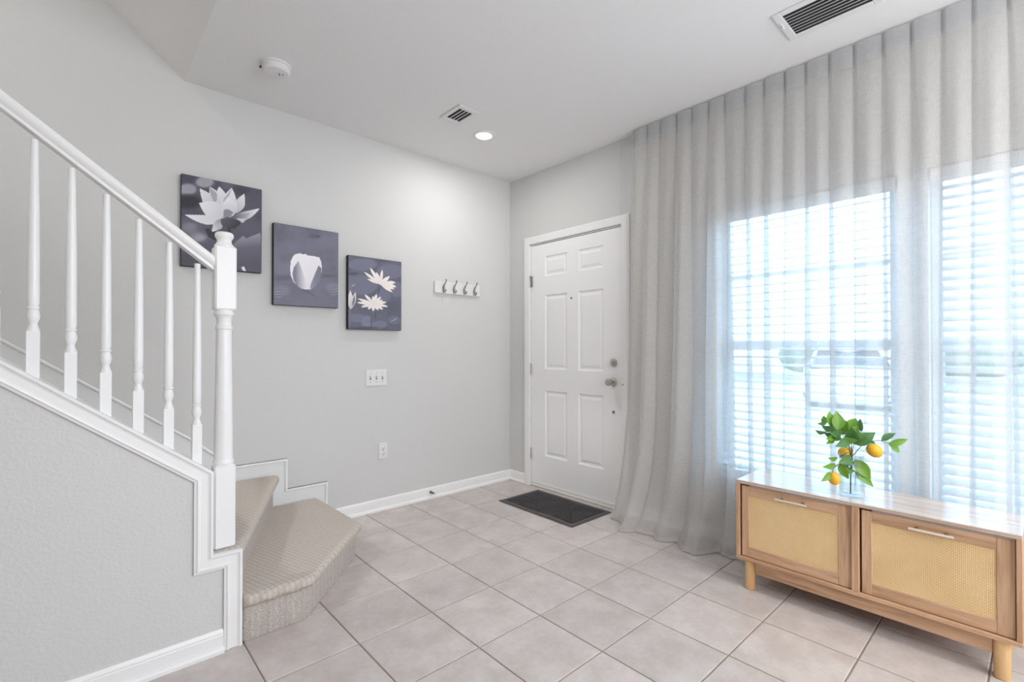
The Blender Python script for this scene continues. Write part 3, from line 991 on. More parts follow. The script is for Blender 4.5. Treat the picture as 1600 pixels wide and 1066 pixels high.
class Paint:
    """a small picture computed on a grid: values 0..1, tinted when it becomes a colour attribute"""

    def __init__(self, nx, ny, corners):
        self.nx, self.ny = nx, ny
        u, v = np.meshgrid(np.linspace(0, 1, nx), np.linspace(0, 1, ny))
        Hm = homog([(0, 0), (1, 0), (1, 1), (0, 1)], corners)       # (u right, v down) -> drawing coordinates
        p = Hm @ np.stack([u.ravel(), v.ravel(), np.ones(u.size)])
        self.X, self.Y = (p[0] / p[2]).reshape(ny, nx), (p[1] / p[2]).reshape(ny, nx)
        self.u, self.v = u, v
        self.L = np.zeros((ny, nx))
        self.T = np.zeros((ny, nx))                                  # warmth

    def noise(self, sx, sy, seed, oct=3):
        out = np.zeros_like(self.L)
        r = np.random.default_rng(seed)
        amp = 1.0; tot = 0
        for o in range(oct):
            gx, gy = int(sx * 2 ** o) + 2, int(sy * 2 ** o) + 2
            g = r.random((gy, gx))
            xs, ys = self.u * (gx - 1.001), self.v * (gy - 1.001)
            i, j = xs.astype(int), ys.astype(int)
            fx, fy = xs - i, ys - j
            fx, fy = fx * fx * (3 - 2 * fx), fy * fy * (3 - 2 * fy)
            out += amp * ((g[j, i] * (1 - fx) + g[j, i + 1] * fx) * (1 - fy) + (g[j + 1, i] * (1 - fx) + g[j + 1, i + 1] * fx) * fy)
            tot += amp; amp *= 0.5
        return out / tot

    def blob(self, cx, cy, rx, ry, val, soft=0.5, k=1.0):
        d = np.sqrt(((self.X - cx) / rx) ** 2 + ((self.Y - cy) / ry) ** 2)
        a = np.clip((1 - d) / soft, 0, 1); a = a * a * (3 - 2 * a) * k
        self.L = self.L * (1 - a) + val * a

    def mask(self, poly):
        x, y = self.X, self.Y
        ins = np.zeros(x.shape, bool)
        n = len(poly)
        for i in range(n):
            x0, y0 = poly[i]; x1, y1 = poly[(i + 1) % n]
            cond = (y0 > y) != (y1 > y)
            with np.errstate(divide='ignore', invalid='ignore'):
                xi = (x1 - x0) * (y - y0) / (y1 - y0 + 1e-12) + x0
            ins ^= cond & (x < xi)
        return ins

    def poly(self, poly, val, grad=None, warm=0.0):
        """grad=(x0,y0,v0,x1,y1,v1): tone runs from v0 to v1 between the two points"""
        m = self.mask(poly)
        if grad:
            x0, y0, v0, x1, y1, v1 = grad
            t = ((self.X - x0) * (x1 - x0) + (self.Y - y0) * (y1 - y0)) / ((x1 - x0) ** 2 + (y1 - y0) ** 2)
            t = np.clip(t, 0, 1)
            self.L[m] = (v0 + (v1 - v0) * t)[m]
        else:
            self.L[m] = val
        self.T[m] = warm

    def petal(self, bx, by, tx, ty, w, v0, v1, warm=0.0, bend=0.0, tipx=1.7):
        d = np.array([tx - bx, ty - by], float); n = np.array([-d[1], d[0]]) / (np.hypot(*d) + 1e-9)
        L, R = [], []
        for t in np.linspace(0, 1, 12):
            c_ = np.array([bx, by]) + d * t + n * bend * math.sin(math.pi * t)
            hw = w / 2 * min(1.0, (max(t, 0.02) / 0.42) ** 0.6) * (1 - max(0.0, (t - 0.42) / 0.58) ** tipx)
            L.append(tuple(c_ + n * hw)); R.append(tuple(c_ - n * hw))
        self.poly(L + R[::-1], v1, (bx, by, v0, tx, ty, v1), warm)


def paint_lotus():
    p = Paint(150, 188, [(100, 70), (832, 228), (812, 990), (75, 905)])
    p.L = 0.27 + 0.16 * (p.noise(4, 5, 1) - 0.5) + 0.07 * (p.noise(16, 20, 3) - 0.5)
    p.blob(170, 120, 120, 60, 0.22); p.blob(150, 215, 120, 75, 0.60); p.blob(310, 150, 120, 70, 0.62); p.blob(520, 180, 90, 60, 0.45, 0.8)
    p.blob(150, 330, 190, 90, 0.03, 0.6); p.blob(760, 330, 200, 130, 0.30, 0.8); p.blob(640, 230, 120, 60, 0.16, 0.8)
    p.blob(160, 560, 190, 130, 0.52, 0.9); p.blob(250, 660, 150, 90, 0.60, 0.9); p.blob(120, 860, 160, 100, 0.20, 0.8); p.blob(480, 720, 330, 80, 0.32, 0.9)
    p.blob(700, 560, 190, 110, 0.33, 0.8)
    p.poly([(300, 575), (345, 575), (360, 605), (420, 600), (395, 690), (330, 650)], 0.04)
    p.poly([(560, 720), (650, 645), (680, 670), (812, 620), (812, 990), (600, 990), (570, 850)], 0.40, (680, 640, 0.58, 700, 900, 0.27))
    p.poly([(628, 935), (655, 925), (668, 970), (640, 965)], 0.95)
    p.poly([(505, 560), (535, 560), (545, 640), (515, 640)], 0.05)
    # back petals
    p.petal(430, 440, 262, 208, 120, 0.72, 0.96); p.petal(480, 430, 352, 190, 120, 0.70, 0.94); p.petal(480, 430, 440, 192, 130, 0.76, 0.98)
    p.petal(590, 440, 670, 262, 95, 0.72, 0.96)
    p.petal(500, 470, 556, 205, 150, 0.80, 0.99); p.poly([(480, 300), (545, 225), (560, 215), (520, 300), (470, 340)], 0.72)
    p.poly([(352, 190), (420, 260), (415, 330), (385, 330), (360, 260)], 0.66)
    p.petal(500, 490, 252, 340, 175, 0.80, 0.99, bend=8)
    p.petal(540, 480, 520, 290, 150, 0.76, 0.99)
    p.petal(520, 490, 118, 446, 88, 0.80, 0.99, bend=-26)
    p.petal(540, 480, 810, 398, 80, 0.52, 0.99, bend=22)
    p.petal(545, 475, 720, 440, 78, 0.40, 0.72, bend=20)
    p.poly([(590, 485), (690, 490), (650, 530)], 0.80)
    p.petal(470, 490, 365, 605, 85, 0.52, 0.94); p.poly([(440, 520), (465, 545), (455, 575), (400, 600)], 0.72)
    p.poly([(480, 405), (520, 400), (565, 430), (540, 470), (470, 475)], 0.55)
    p.poly([(450, 485), (520, 470), (625, 510), (628, 540), (570, 580), (500, 565), (450, 540)], 0.12, (480, 480, 0.34, 560, 575, 0.05))
    return p


def paint_bud():
    p = Paint(150, 188, [(122, 52), (828, 195), (790, 1014), (80, 944)])
    p.L = 0.30 + 0.14 * (p.noise(4, 5, 11) - 0.5) + 0.05 * (p.noise(14, 18, 12) - 0.5)
    p.blob(700, 280, 220, 130, 0.36, 0.9); p.blob(300, 330, 220, 140, 0.35, 0.9); p.blob(560, 220, 110, 40, 0.2, 0.9); p.blob(600, 225, 40, 20, 0.12, 0.9)
    p.blob(230, 560, 160, 90, 0.36, 0.5); p.blob(200, 660, 260, 50, 0.22, 0.9); p.blob(700, 660, 200, 30, 0.20, 0.9); p.blob(560, 930, 420, 110, 0.32, 0.9)
    p.blob(170, 800, 130, 80, 0.42, 0.6); p.blob(740, 790, 110, 80, 0.42, 0.6)
    for i in range(7):
        p.petal(90, 800 + i * 14, 215 - i * 4, 780 + i * 16, 10, 0.55 if i % 2 else 0.25, 0.4)
        p.petal(800, 790 + i * 14, 690, 800 + i * 14, 10, 0.55 if i % 2 else 0.25, 0.4)
    p.petal(330, 740, 575, 895, 14, 0.14, 0.18)
    p.poly([(290, 480), (320, 425), (345, 405), (400, 400), (430, 415), (455, 408), (475, 425), (520, 432), (560, 440), (590, 450), (605, 450), (625, 500), (630, 560), (622, 640), (585, 720), (540, 770), (490, 800), (430, 795), (360, 765), (310, 710), (283, 640), (278, 560)], 0.94, (300, 450, 0.97, 470, 800, 0.88))
    p.poly([(372, 482), (395, 540), (440, 690), (455, 790), (400, 790), (345, 750), (310, 690), (302, 620), (320, 550)], 0.3, (320, 640, 0.38, 440, 640, 0.86))
    p.poly([(594, 540), (622, 570), (624, 640), (590, 720), (545, 770), (488, 795), (500, 740), (550, 630)], 0.40, (500, 700, 0.48, 620, 640, 0.36))
    return p


def paint_lilies():
    p = Paint(150, 188, [(133, 72), (780, 165), (765, 995), (120, 968)])
    p.L = 0.27 + 0.12 * (p.noise(5, 6, 21) - 0.5) + 0.05 * (p.noise(16, 20, 22) - 0.5)
    p.blob(300, 190, 200, 80, 0.40, 0.25); p.blob(640, 280, 180, 100, 0.38, 0.25); p.blob(280, 440, 230, 130, 0.37, 0.2); p.blob(560, 560, 100, 100, 0.36, 0.25)
    p.blob(720, 500, 90, 110, 0.37, 0.3); p.blob(180, 300, 120, 22, 0.16, 0.8); p.blob(560, 150, 120, 20, 0.18, 0.8); p.blob(640, 700, 150, 90, 0.22, 0.9)
    p.blob(230, 840, 120, 60, 0.38, 0.3); p.blob(350, 880, 80, 80, 0.45, 0.3); p.blob(500, 920, 110, 50, 0.40, 0.3); p.blob(680, 870, 90, 60, 0.36, 0.4); p.blob(300, 960, 300, 25, 0.15, 0.8)
    p.petal(160, 460, 215, 425, 12, 0.6, 0.7); p.petal(640, 890, 725, 840, 10, 0.6, 0.65)
    p.petal(510, 460, 488, 560, 22, 0.16, 0.16); p.petal(455, 750, 450, 860, 22, 0.18, 0.18); p.petal(405, 780, 400, 960, 22, 0.22, 0.22); p.petal(150, 720, 140, 965, 34, 0.34, 0.36)
    for (tx, ty, w) in ((318, 280, 34), (395, 230, 40), (358, 365, 30), (470, 285, 40), (545, 255, 36), (635, 335, 44), (705, 410, 50), (715, 465, 48), (665, 530, 34), (690, 495, 34), (600, 350, 40), (430, 300, 34)):
        p.petal(518, 430, tx, ty, w, 0.88, 0.97, 0.06, tipx=3)
    p.blob(520, 420, 34, 34, 0.90, 0.9)
    for (tx, ty, w) in ((240, 605, 30), (228, 650, 32), (278, 705, 34), (325, 555, 36), (360, 735, 34), (425, 760, 34), (470, 550, 40), (425, 575, 34), (525, 585, 34), (590, 650, 34), (608, 705, 32), (550, 740, 32), (490, 748, 30), (320, 640, 30), (545, 625, 26)):
        p.petal(435, 670, tx, ty, w, 0.88, 0.96, 0.06, tipx=3)
    p.petal(150, 730, 150, 500, 70, 0.72, 0.90, 0.04); p.petal(160, 725, 215, 525, 62, 0.66, 0.86, 0.04); p.petal(178, 690, 206, 560, 28, 0.34, 0.40)
    return p


def print_mat(name):
    m, nt, b = new_mat(name)
    at = N(nt, 'ShaderNodeVertexColor'); at.layer_name = 'print'
    nt.links.new(at.outputs['Color'], b.inputs['Base Color'])
    b.inputs['Roughness'].default_value = 0.5
    return m


M['print'] = print_mat('printed_canvas')
M['canvas_edge'] = simple('black_canvas_edge', rgb(30, 28, 32), 0.7)
CW, CH, CT = 0.402, 0.503, 0.035


def canvas(xc, zc, paint, label, tint):
    t = thing('canvas_print', (xc, -CT / 2, zc - CH / 2), label, 'canvas print', None)
    x0, x1, z0, z1 = xc - CW / 2, xc + CW / 2, zc - CH / 2, zc + CH / 2
    MB().bbox(x0, x1, -CT + 0.0006, -0.001, z0, z1, 0.002).build('stretched_canvas', M['canvas_edge'], t)
    nx, ny = paint.nx, paint.ny
    vs = [(x0 + .0015 + (CW - .003) * i / (nx - 1), -CT, z1 - .0015 - (CH - .003) * j / (ny - 1)) for j in range(ny) for i in range(nx)]
    fs = [(j * nx + i, (j + 1) * nx + i, (j + 1) * nx + i + 1, j * nx + i + 1) for j in range(ny - 1) for i in range(nx - 1)]
    ob = MB().add(vs, fs).build('flower_picture', M['print'], t)
    me = ob.data
    at = me.color_attributes.new('print', 'FLOAT_COLOR', 'POINT')
    L = np.clip(paint.L, 0, 1).ravel(); T = paint.T.ravel()
    dk, lt = np.array(lin(tint[0])), np.array(lin(tint[1]))
    mid = np.array(lin(tint[2]))
    s = L[:, None]
    colr = np.where(s < 0.45, dk + (mid - dk) * (s / 0.45), mid + (lt - mid) * ((s - 0.45) / 0.55))
    colr[:, 0] *= 1 + T * 0.2; colr[:, 2] *= 1 - T * 0.9
    arr = np.concatenate([np.clip(colr, 0, 1), np.ones((len(L), 1))], 1).astype(np.float32)
    at.data.foreach_set('color', arr.ravel())
    return t


canvas(-2.236, 1.858, paint_lotus(), 'canvas print of an open lotus flower behind the newel post', ((.05, .04, .09), (.93, .93, .95), (.37, .36, .43)))
canvas(-1.768, 1.674, paint_bud(), 'canvas print of a closed white lily bud between the other two', ((.06, .06, .10), (.96, .95, .97), (.50, .50, .58)))
canvas(-1.299, 1.537, paint_lilies(), 'canvas print of two open water lilies above the light switches', ((.05, .06, .10), (.97, .94, .94), (.47, .48, .56)))

# ------------------------------------------------------------------ hook rail
hr = thing('coat_hook_rail', (-0.578, -0.01, 1.59), 'white wall rail with four pewter coat hooks', 'coat rack')
MB().bbox(-0.800, -0.355, -0.018, -0.001, 1.588, 1.682, 0.004).build('rail_board', M['plastic'], hr)
for x in (-0.722, -0.622, -0.520, -0.418):
    hk = MB()
    hk.tube([(x, -0.019, 1.646), (x, -0.024, 1.640), (x, -0.026, 1.622), (x, -0.024, 1.606)], [0.005, 0.009, 0.0095, 0.006], 10)
    hk.tube([(x, -0.024, 1.636), (x, -0.030, 1.650), (x, -0.044, 1.664), (x, -0.056, 1.678), (x, -0.060, 1.690), (x, -0.060, 1.697)], [0.007, 0.0055, 0.0045, 0.0042, 0.0065, 0.004], 10)
    hk.tube([(x, -0.024, 1.612), (x, -0.030, 1.600), (x, -0.042, 1.597), (x, -0.052, 1.604), (x, -0.054, 1.614), (x, -0.054, 1.619)], [0.006, 0.0055, 0.005, 0.0045, 0.006, 0.004], 10)
    hk.build('coat_hook', M['pewter'], hr, 60)

# switch and outlet plates
sw = thing('light_switch_plate', (-1.2785, -0.002, 0.89), 'white three-gang light switch plate below the water lily canvas', 'light switch')
MB().bbox(-1.359, -1.198, -0.007, -0.0005, 0.890, 1.005, 0.0035).build('wall_plate', M['plastic'], sw)
for k in range(3):
    x = -1.2785 + (k - 1) * 0.046
    MB().box(x - 0.0055, x + 0.0055, -0.0076, -0.006, 0.936, 0.960).build('toggle_slot', M['hole'], sw)
    tg = MB().prism([(-0.007, 0.942), (-0.007, 0.955), (-0.020, 0.962), (-0.021, 0.957)], x - 0.0042, x + 0.0042, 'x')
    tg.build('toggle', M['plastic'], sw)
    for z in (0.917, 0.978):
        MB().lathe((x, -0.007, z), [(0.003, 0), (0.0025, -0.001)], 10, 'y').build('screw', M['grey_metal'], sw)
ol = thing('wall_outlet', (-1.226, -0.002, 0.365), 'white double power outlet low on the wall', 'outlet')
MB().bbox(-1.261, -1.191, -0.007, -0.0005, 0.365, 0.481, 0.0035).build('wall_plate', M['plastic'], ol)
for z in (0.443, 0.403):
    rc = MB().lathe((-1.226, -0.0065, z), [(0.0165, 0), (0.0165, -0.0022), (0.0155, -0.003)], 20, 'y').build('receptacle', M['skirt'], ol, 40)
    for dx, dz, a, b_ in ((-0.0063, 0.003, 0.0013, 0.0045), (0.0063, 0.003, 0.0011, 0.0038)):
        MB().box(-1.226 + dx - a, -1.226 + dx + a, -0.0101, -0.009, z + dz - b_, z + dz + b_).build('socket_slot', M['hole'], rc)
    MB().lathe((-1.226, -0.0092, z - 0.009), [(0.0028, 0), (0.0028, -0.0009)], 10, 'y').build('socket_slot', M['hole'], rc)
MB().lathe((-1.226, -0.007, 0.423), [(0.003, 0), (0.0025, -0.001)], 10, 'y').build('screw', M['grey_metal'], ol)

# spring door stop on the baseboard
ds = thing('door_stop', (-0.833, -0.014, 0.05), 'small metal spring door stop on the baseboard', 'door stop')
MB().lathe((-0.833, -0.0135, 0.050), [(0.011, 0), (0.011, -0.004), (0.007, -0.008)], 14, 'y').build('base', M['grey_metal'], ds, 40)
pts = [(-0.833 + 0.006 * math.cos(t * 0.9), -0.022 - t * 0.0007, 0.050 + 0.006 * math.sin(t * 0.9)) for t in range(70)]
MB().tube(pts, 0.0013, 6).build('spring', M['grey_metal'], ds, 60)
MB().lathe((-0.833, -0.070, 0.050), [(0.007, 0), (0.0085, -0.003), (0.0085, -0.012), (0.006, -0.015)], 14, 'y').build('rubber_tip', M['plastic'], ds, 40)

# ------------------------------------------------------------------ ceiling fittings
sd = thing('smoke_detector', (-2.09, -0.497, H), 'round white smoke detector near the ceiling edge', 'smoke detector')
MB().lathe((-2.09, -0.497, H), [(0.072, -0.0005), (0.072, -0.010), (0.066, -0.012)], 36).build('mounting_plate', M['plastic'], sd, 30)
body = MB().lathe((-2.09, -0.497, H), [(0.067, -0.012), (0.068, -0.016), (0.067, -0.034), (0.060, -0.041), (0.040, -0.044), (0.0, -0.0445)], 36, cap0=False, cap1=False)
body.build('housing', M['plastic'], sd, 30)
for (dx, dy) in ((0.030, -0.015), (0.018, 0.002), (0.012, -0.012)):
    MB().lathe((-2.09 + dx, -0.497 + dy, H - 0.0435), [(0.004, 0), (0.0035, -0.002)], 10).build('sensor_hole', M['hole'], sd)
MB().bbox(-2.163, -2.155, -0.485, -0.470, H - 0.030, H - 0.022, 0.001).build('latch', M['hole'], sd)

rl = thing('recessed_light', (-0.768, -0.586, H), 'lit round recessed ceiling light beside the small vent', 'ceiling light')
MB().lathe((-0.768, -0.586, H), [(0.078, -0.0005), (0.078, -0.004), (0.070, -0.008), (0.056, -0.006), (0.054, -0.002)], 36, cap0=False, cap1=False).build('trim_ring', M['plastic'], rl, 30)
m, nt, b = new_mat('lit_lamp_lens')
b.inputs['Base Color'].default_value = (1, 1, 1, 1)
b.inputs['Emission Color'].default_value = (1, 0.97, 0.92, 1); b.inputs['Emission Strength'].default_value = 6
M['lens'] = m
MB().lathe((-0.768, -0.586, H), [(0.055, -0.002), (0.052, -0.0045), (0.03, -0.006), (0.0, -0.0065)], 36, cap0=False, cap1=False).build('lens', M['lens'], rl, 60)
area_light('recessed_light_beam', (-0.768, -0.586, H - 0.012), (0, 0, -1), 0.10, 0.10, 5.6, (1.0, 0.98, 0.95), 'DISK')


def vent(x0, x1, y0, y1, nslot, bx_, by_, label, lever=False):
    t = thing('ceiling_vent', ((x0 + x1) / 2, (y0 + y1) / 2, H), label, 'air vent', 'white ceiling vents')
    f = MB()
    zt, zb = H - 0.0005, H - 0.007
    f.bbox(x0, x1, y0, y0 + by_, zb, zt, 0.003).bbox(x0, x1, y1 - by_, y1, zb, zt, 0.003).bbox(x0, x0 + bx_, y0 + by_, y1 - by_, zb, zt, 0.003).bbox(x1 - bx_, x1, y0 + by_, y1 - by_, zb, zt, 0.003)
    f.build('vent_frame', M['plastic'], t)
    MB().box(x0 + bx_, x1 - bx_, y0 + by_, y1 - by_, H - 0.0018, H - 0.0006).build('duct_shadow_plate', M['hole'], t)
    wd = (x1 - x0 - 2 * bx_)
    me = MB().prism([(-wd / nslot * 0.26, -0.0065), (-wd / nslot * 0.08, -0.0065), (wd / nslot * 0.26, -0.002), (wd / nslot * 0.10, -0.002)], y0 + by_, y1 - by_, 'y').mesh('louvre', M['plastic'], origin=(0, (y0 + y1) / 2, 0))
    for k in range(1, nslot):
        place('louvre', me, (x0 + bx_ + wd * k / nslot, (y0 + y1) / 2, H), t)
    if lever:
        MB().bbox(x0 + 0.075, x0 + 0.125, y1 - 0.016, y1 - 0.012, zb - 0.004, zb, 0.001).bbox(x0 + 0.098, x0 + 0.104, y1 - 0.018, y1 - 0.010, zb - 0.016, zb, 0.001).build('damper_lever', M['plastic'], t)


vent(-1.146, -0.990, -0.822, -0.598, 4, 0.030, 0.040, 'small white ceiling vent beside the recessed light')
vent(-0.572, -0.322, -2.735, -2.374, 8, 0.034, 0.034, 'large white ceiling vent near the top of the curtain', True)

# ------------------------------------------------------------------ door mat
mt = thing('door_mat', (-0.275, -0.777, 0), 'black ribbed rubber door mat in front of the entrance door', 'door mat')
mx0, mx1, my0, my1 = -0.488, -0.064, -1.141, -0.414


def mat_z(x, y):
    e = max(0.0, 1 - (x - mx0) / 0.16)
    return 0.006 * e * (0.5 + 0.5 * math.sin((y + 0.60) * 14)) * (1 if -1.05 < y < -0.55 else 0.3)


ny_ = 40
rows = []
prf = [(0.0, 0.0008), (0.003, 0.006), (0.012, 0.010), (0.030, 0.0105), (0.034, 0.006), (0.038, 0.0055)]
m = MB()


def mat_ring(ins, z):
    out = []
    for k in range(ny_ + 1):
        y = my0 + ins + (my1 - my0 - 2 * ins) * k / ny_
        out.append((mx0 + ins, y, z + mat_z(mx0 + ins, y)))
    for k in range(1, 10):
        x = mx0 + ins + (mx1 - mx0 - 2 * ins) * k / 10
        out.append((x, my1 - ins, z))
    for k in range(ny_ + 1):
        y = my1 - ins - (my1 - my0 - 2 * ins) * k / ny_
        out.append((mx1 - ins, y, z))
    for k in range(1, 10):
        x = mx1 - ins - (mx1 - mx0 - 2 * ins) * k / 10
        out.append((x, my0 + ins, z))
    return out


m.loft([mat_ring(i, z) for i, z in prf], cap1=False)
m.build('mat_border', M['rubber_edge_sheen'], mt, 40)
g = MB()
nxg = 14
vs = [(mx0 + 0.036 + (mx1 - mx0 - 0.072) * i / nxg, my0 + 0.036 + (my1 - my0 - 0.072) * j / ny_, 0) for j in range(ny_ + 1) for i in range(nxg + 1)]
vs = [(x, y, 0.0058 + mat_z(x, y)) for x, y, _ in vs]
g.add(vs, [(j * (nxg + 1) + i, j * (nxg + 1) + i + 1, (j + 1) * (nxg + 1) + i + 1, (j + 1) * (nxg + 1) + i) for j in range(ny_) for i in range(nxg)])
g.build('mat_base', M['rubber'], mt)
# ribs in triangular fields, alternating direction
rb = MB()
cell = (my1 - my0 - 0.08) / 4
for cy in range(4):
    for cx in range(2):
        ox, oy = mx0 + 0.04 + cx * (mx1 - mx0 - 0.08) / 2, my0 + 0.04 + cy * cell
        wx = (mx1 - mx0 - 0.08) / 2
        nr = 12
        for k in range(nr):
            t = (k + 0.5) / nr
            if (cx + cy) % 2 == 0:
                segs = [((ox + wx * t, oy), (ox + wx * t, oy + cell * t)), ((ox, oy + cell * t), (ox + wx * t, oy + cell * t))]
            else:
                segs = [((ox + wx * t, oy), (ox + wx * t, oy + cell * (1 - t))), ((ox + wx * (1 - t), oy + cell * t), (ox + wx, oy + cell * t))]
            for (xa, ya), (xb, yb) in segs:
                if abs(xa - xb) + abs(ya - yb) < 0.012: continue
                h = 0.0042
                zb_ = 0.0055 + max(mat_z(xa, ya), mat_z(xb, yb))
                if xa == xb:
                    a_, b2 = min(ya, yb) + 0.003, max(ya, yb) - 0.003
                    rb.prism([(xa - h, zb_), (xa - 0.001, zb_ + 0.0045), (xa + 0.001, zb_ + 0.0045), (xa + h, zb_)], a_, b2, 'y')
                else:
                    a_, b2 = min(xa, xb) + 0.003, max(xa, xb) - 0.003
                    rb.prism([(ya - h, zb_), (ya - 0.001, zb_ + 0.0045), (ya + 0.001, zb_ + 0.0045), (ya + h, zb_)], a_, b2, 'x')
ro = rb.build('ribs', M['rubber_rib_sheen'], mt)
ro['kind'] = 'stuff'

# ------------------------------------------------------------------ shoe cabinet
FX, BX = -0.480, -0.172
CY0, CY1, CYM = -3.126, -2.174, -2.654
CZ0, CZ1 = 0.140, 0.520
PT = 0.016
cab = thing('shoe_cabinet', ((FX + BX) / 2, CYM, 0), 'oak cabinet with two rattan flap doors in front of the curtain', 'cabinet')
MB().bbox(FX, BX, CY0, CY1, CZ1 - PT, CZ1, 0.002).build('top_panel', M['oak_top'], cab)
MB().bbox(FX, BX, CY0, CY1, CZ0, CZ0 + PT, 0.002).build('bottom_panel', M['oak_y'], cab)
MB().bbox(FX, BX, CY1 - PT, CY1, CZ0 + PT, CZ1 - PT, 0.002).build('side_panel', M['oak_z'], cab)
MB().bbox(FX, BX, CY0, CY0 + PT, CZ0 + PT, CZ1 - PT, 0.002).build('side_panel', M['oak_z'], cab)
MB().bbox(FX + 0.001, BX, CYM - 0.013, CYM + 0.013, CZ0 + PT, CZ1 - PT, 0.002).build('divider', M['oak_z'], cab)
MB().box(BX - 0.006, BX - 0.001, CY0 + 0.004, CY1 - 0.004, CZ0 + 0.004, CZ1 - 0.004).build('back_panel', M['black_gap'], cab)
MB().bbox(FX + 0.03, FX + 0.046, CY0 + 0.075, CY1 - 0.075, CZ0 - 0.062, CZ0, 0.002).build('apron', M['oak_y'], cab)
MB().bbox(BX - 0.046, BX - 0.03, CY0 + 0.075, CY1 - 0.075, CZ0 - 0.062, CZ0, 0.002).build('apron', M['oak_y'], cab)
for ly in (CY1 - 0.052, CY0 + 0.052):
    for lx in (FX + 0.036, BX - 0.036):
        MB().lathe((lx, ly, 0.001), [(0.0205, 0), (0.0225, 0.003), (0.0225, CZ0 - 0.001)], 24).build('leg', M['pine'], cab, 40)
for (ya, yb) in ((CYM + 0.013, CY1 - PT), (CY0 + PT, CYM - 0.013)):
    y0, y1 = ya + 0.0015, yb - 0.007
    z0, z1 = CZ0 + PT + 0.002, CZ1 - PT - 0.009
    fx = FX + 0.012
    SW = 0.046
    dr = MB().bbox(fx, fx + 0.016, y0, y0 + SW, z0, z1, 0.0015).build('door', M['oak_z'], cab)
    MB().bbox(fx, fx + 0.016, y1 - 0.034, y1, z0, z1, 0.0015).build('stile', M['oak_z'], dr)
    MB().bbox(fx + 0.0002, fx + 0.016, y0 + SW, y1 - 0.034, z1 - 0.044, z1, 0.0015).build('rail', M['oak_y'], dr)
    MB().bbox(fx + 0.0002, fx + 0.016, y0 + SW, y1 - 0.034, z0, z0 + 0.046, 0.0015).build('rail', M['oak_y'], dr)
    MB().box(fx + 0.004, fx + 0.010, y0 + SW - 0.002, y1 - 0.034 + 0.002, z0 + 0.044, z1 - 0.042).build('rattan_panel', M['rattan'], dr)
    MB().box(fx + 0.002, fx + 0.015, y0, y1 - 0.035, z1 + 0.0005, z1 + 0.004).build('gap_light_strip', M['gap_light_strip'], dr)  # strip added to paint in light shining through the gap above the door
    hy0, hy1 = (y0 + y1) / 2 - 0.064, (y0 + y1) / 2 + 0.064
    hz = z1 - 0.028
    MB().tube([(fx - 0.026, hy0, hz), (fx - 0.026, hy1, hz)], 0.0050, 12).build('handle', M['champagne'], dr, 60)
    for hy_ in (hy0 + 0.022, hy1 - 0.022):
        MB().lathe((fx, hy_, hz), [(0.006, 0), (0.0045, -0.004), (0.0042, -0.024)], 12, 'x').build('handle_post', M['nickel'], dr, 40)

# ------------------------------------------------------------------ vase and lemon branches
VX, VY, VZ = -0.372, -2.620, CZ1 + 0.0008
VR, VH = 0.0455, 0.178
vs_ = thing('glass_vase', (VX, VY, VZ), 'clear cylindrical glass vase with thick base standing on the cabinet', 'vase')
MB().lathe((VX, VY, VZ), [(0.0, 0.0), (VR - 0.004, 0.0), (VR, 0.003), (VR, VH), (VR - 0.0025, VH + 0.001), (VR - 0.003, VH - 0.001), (VR - 0.003, 0.018), (VR - 0.008, 0.014), (0.0, 0.013)], 40, cap0=False, cap1=False).build('vase_body', M['vase'], vs_, 40)

# positions read off the photograph: (zoom px) relative to the vase axis, at the vase's own distance
DEP = (Vector((VX, VY, VZ)) - CAM).dot(FW)
ZS = DEP / PX_F / 6.272
RH = RT.copy()
FH = Vector((math.cos(YAW), math.sin(YAW), 0))


def vp(px, py, d=0.0):
    """d: metres behind (+) or before (-) the vase axis, seen from the camera"""
    return Vector((VX, VY, VZ)) + RH * ((px - 577) * ZS) + Vector((0, 0, 1)) * ((922 - py) * ZS) + FH * d


br = thing('lemon_branch', (VX, VY, VZ + 0.02), 'artificial lemon branches with green leaves and three yellow lemons in the glass vase', 'plant')
stems = [
    ([(566, 905, 0), (568, 760, 0), (574, 600, 0), (576, 500, 0), (575, 400, -.005)], .0026),
    ([(575, 560, 0), (548, 510, -.01), (520, 430, -.02), (500, 370, -.03), (440, 300, -.02)], .0016),
    ([(578, 560, 0), (600, 510, .01), (625, 430, .015), (640, 390, .02), (700, 300, .02)], .0016),
    ([(578, 550, 0), (610, 490, -.01), (650, 420, -.02), (700, 378, -.03), (790, 368, -.04), (860, 395, -.045)], .0015),
    ([(574, 640, 0), (520, 610, -.01), (450, 600, -.02), (395, 604, -.03), (345, 640, -.035), (335, 680, -.035)], .0014),
    ([(576, 540, 0), (530, 495, -.02), (480, 490, -.03), (400, 540, -.035)], .0014),
    ([(574, 680, 0), (556, 620, -.02), (552, 570, -.03)], .0016),
    ([(578, 470, 0), (560, 420, .01), (470, 270, .02)], .0014),
    ([(578, 470, 0), (600, 400, .01), (610, 300, .02)], .0014),
]
for pts, r in stems:
    P = [vp(*p) for p in pts]
    MB().tube(P, [r] * (len(P) - 1) + [r * .6], 7).build('stem', M['stem'], br, 60)

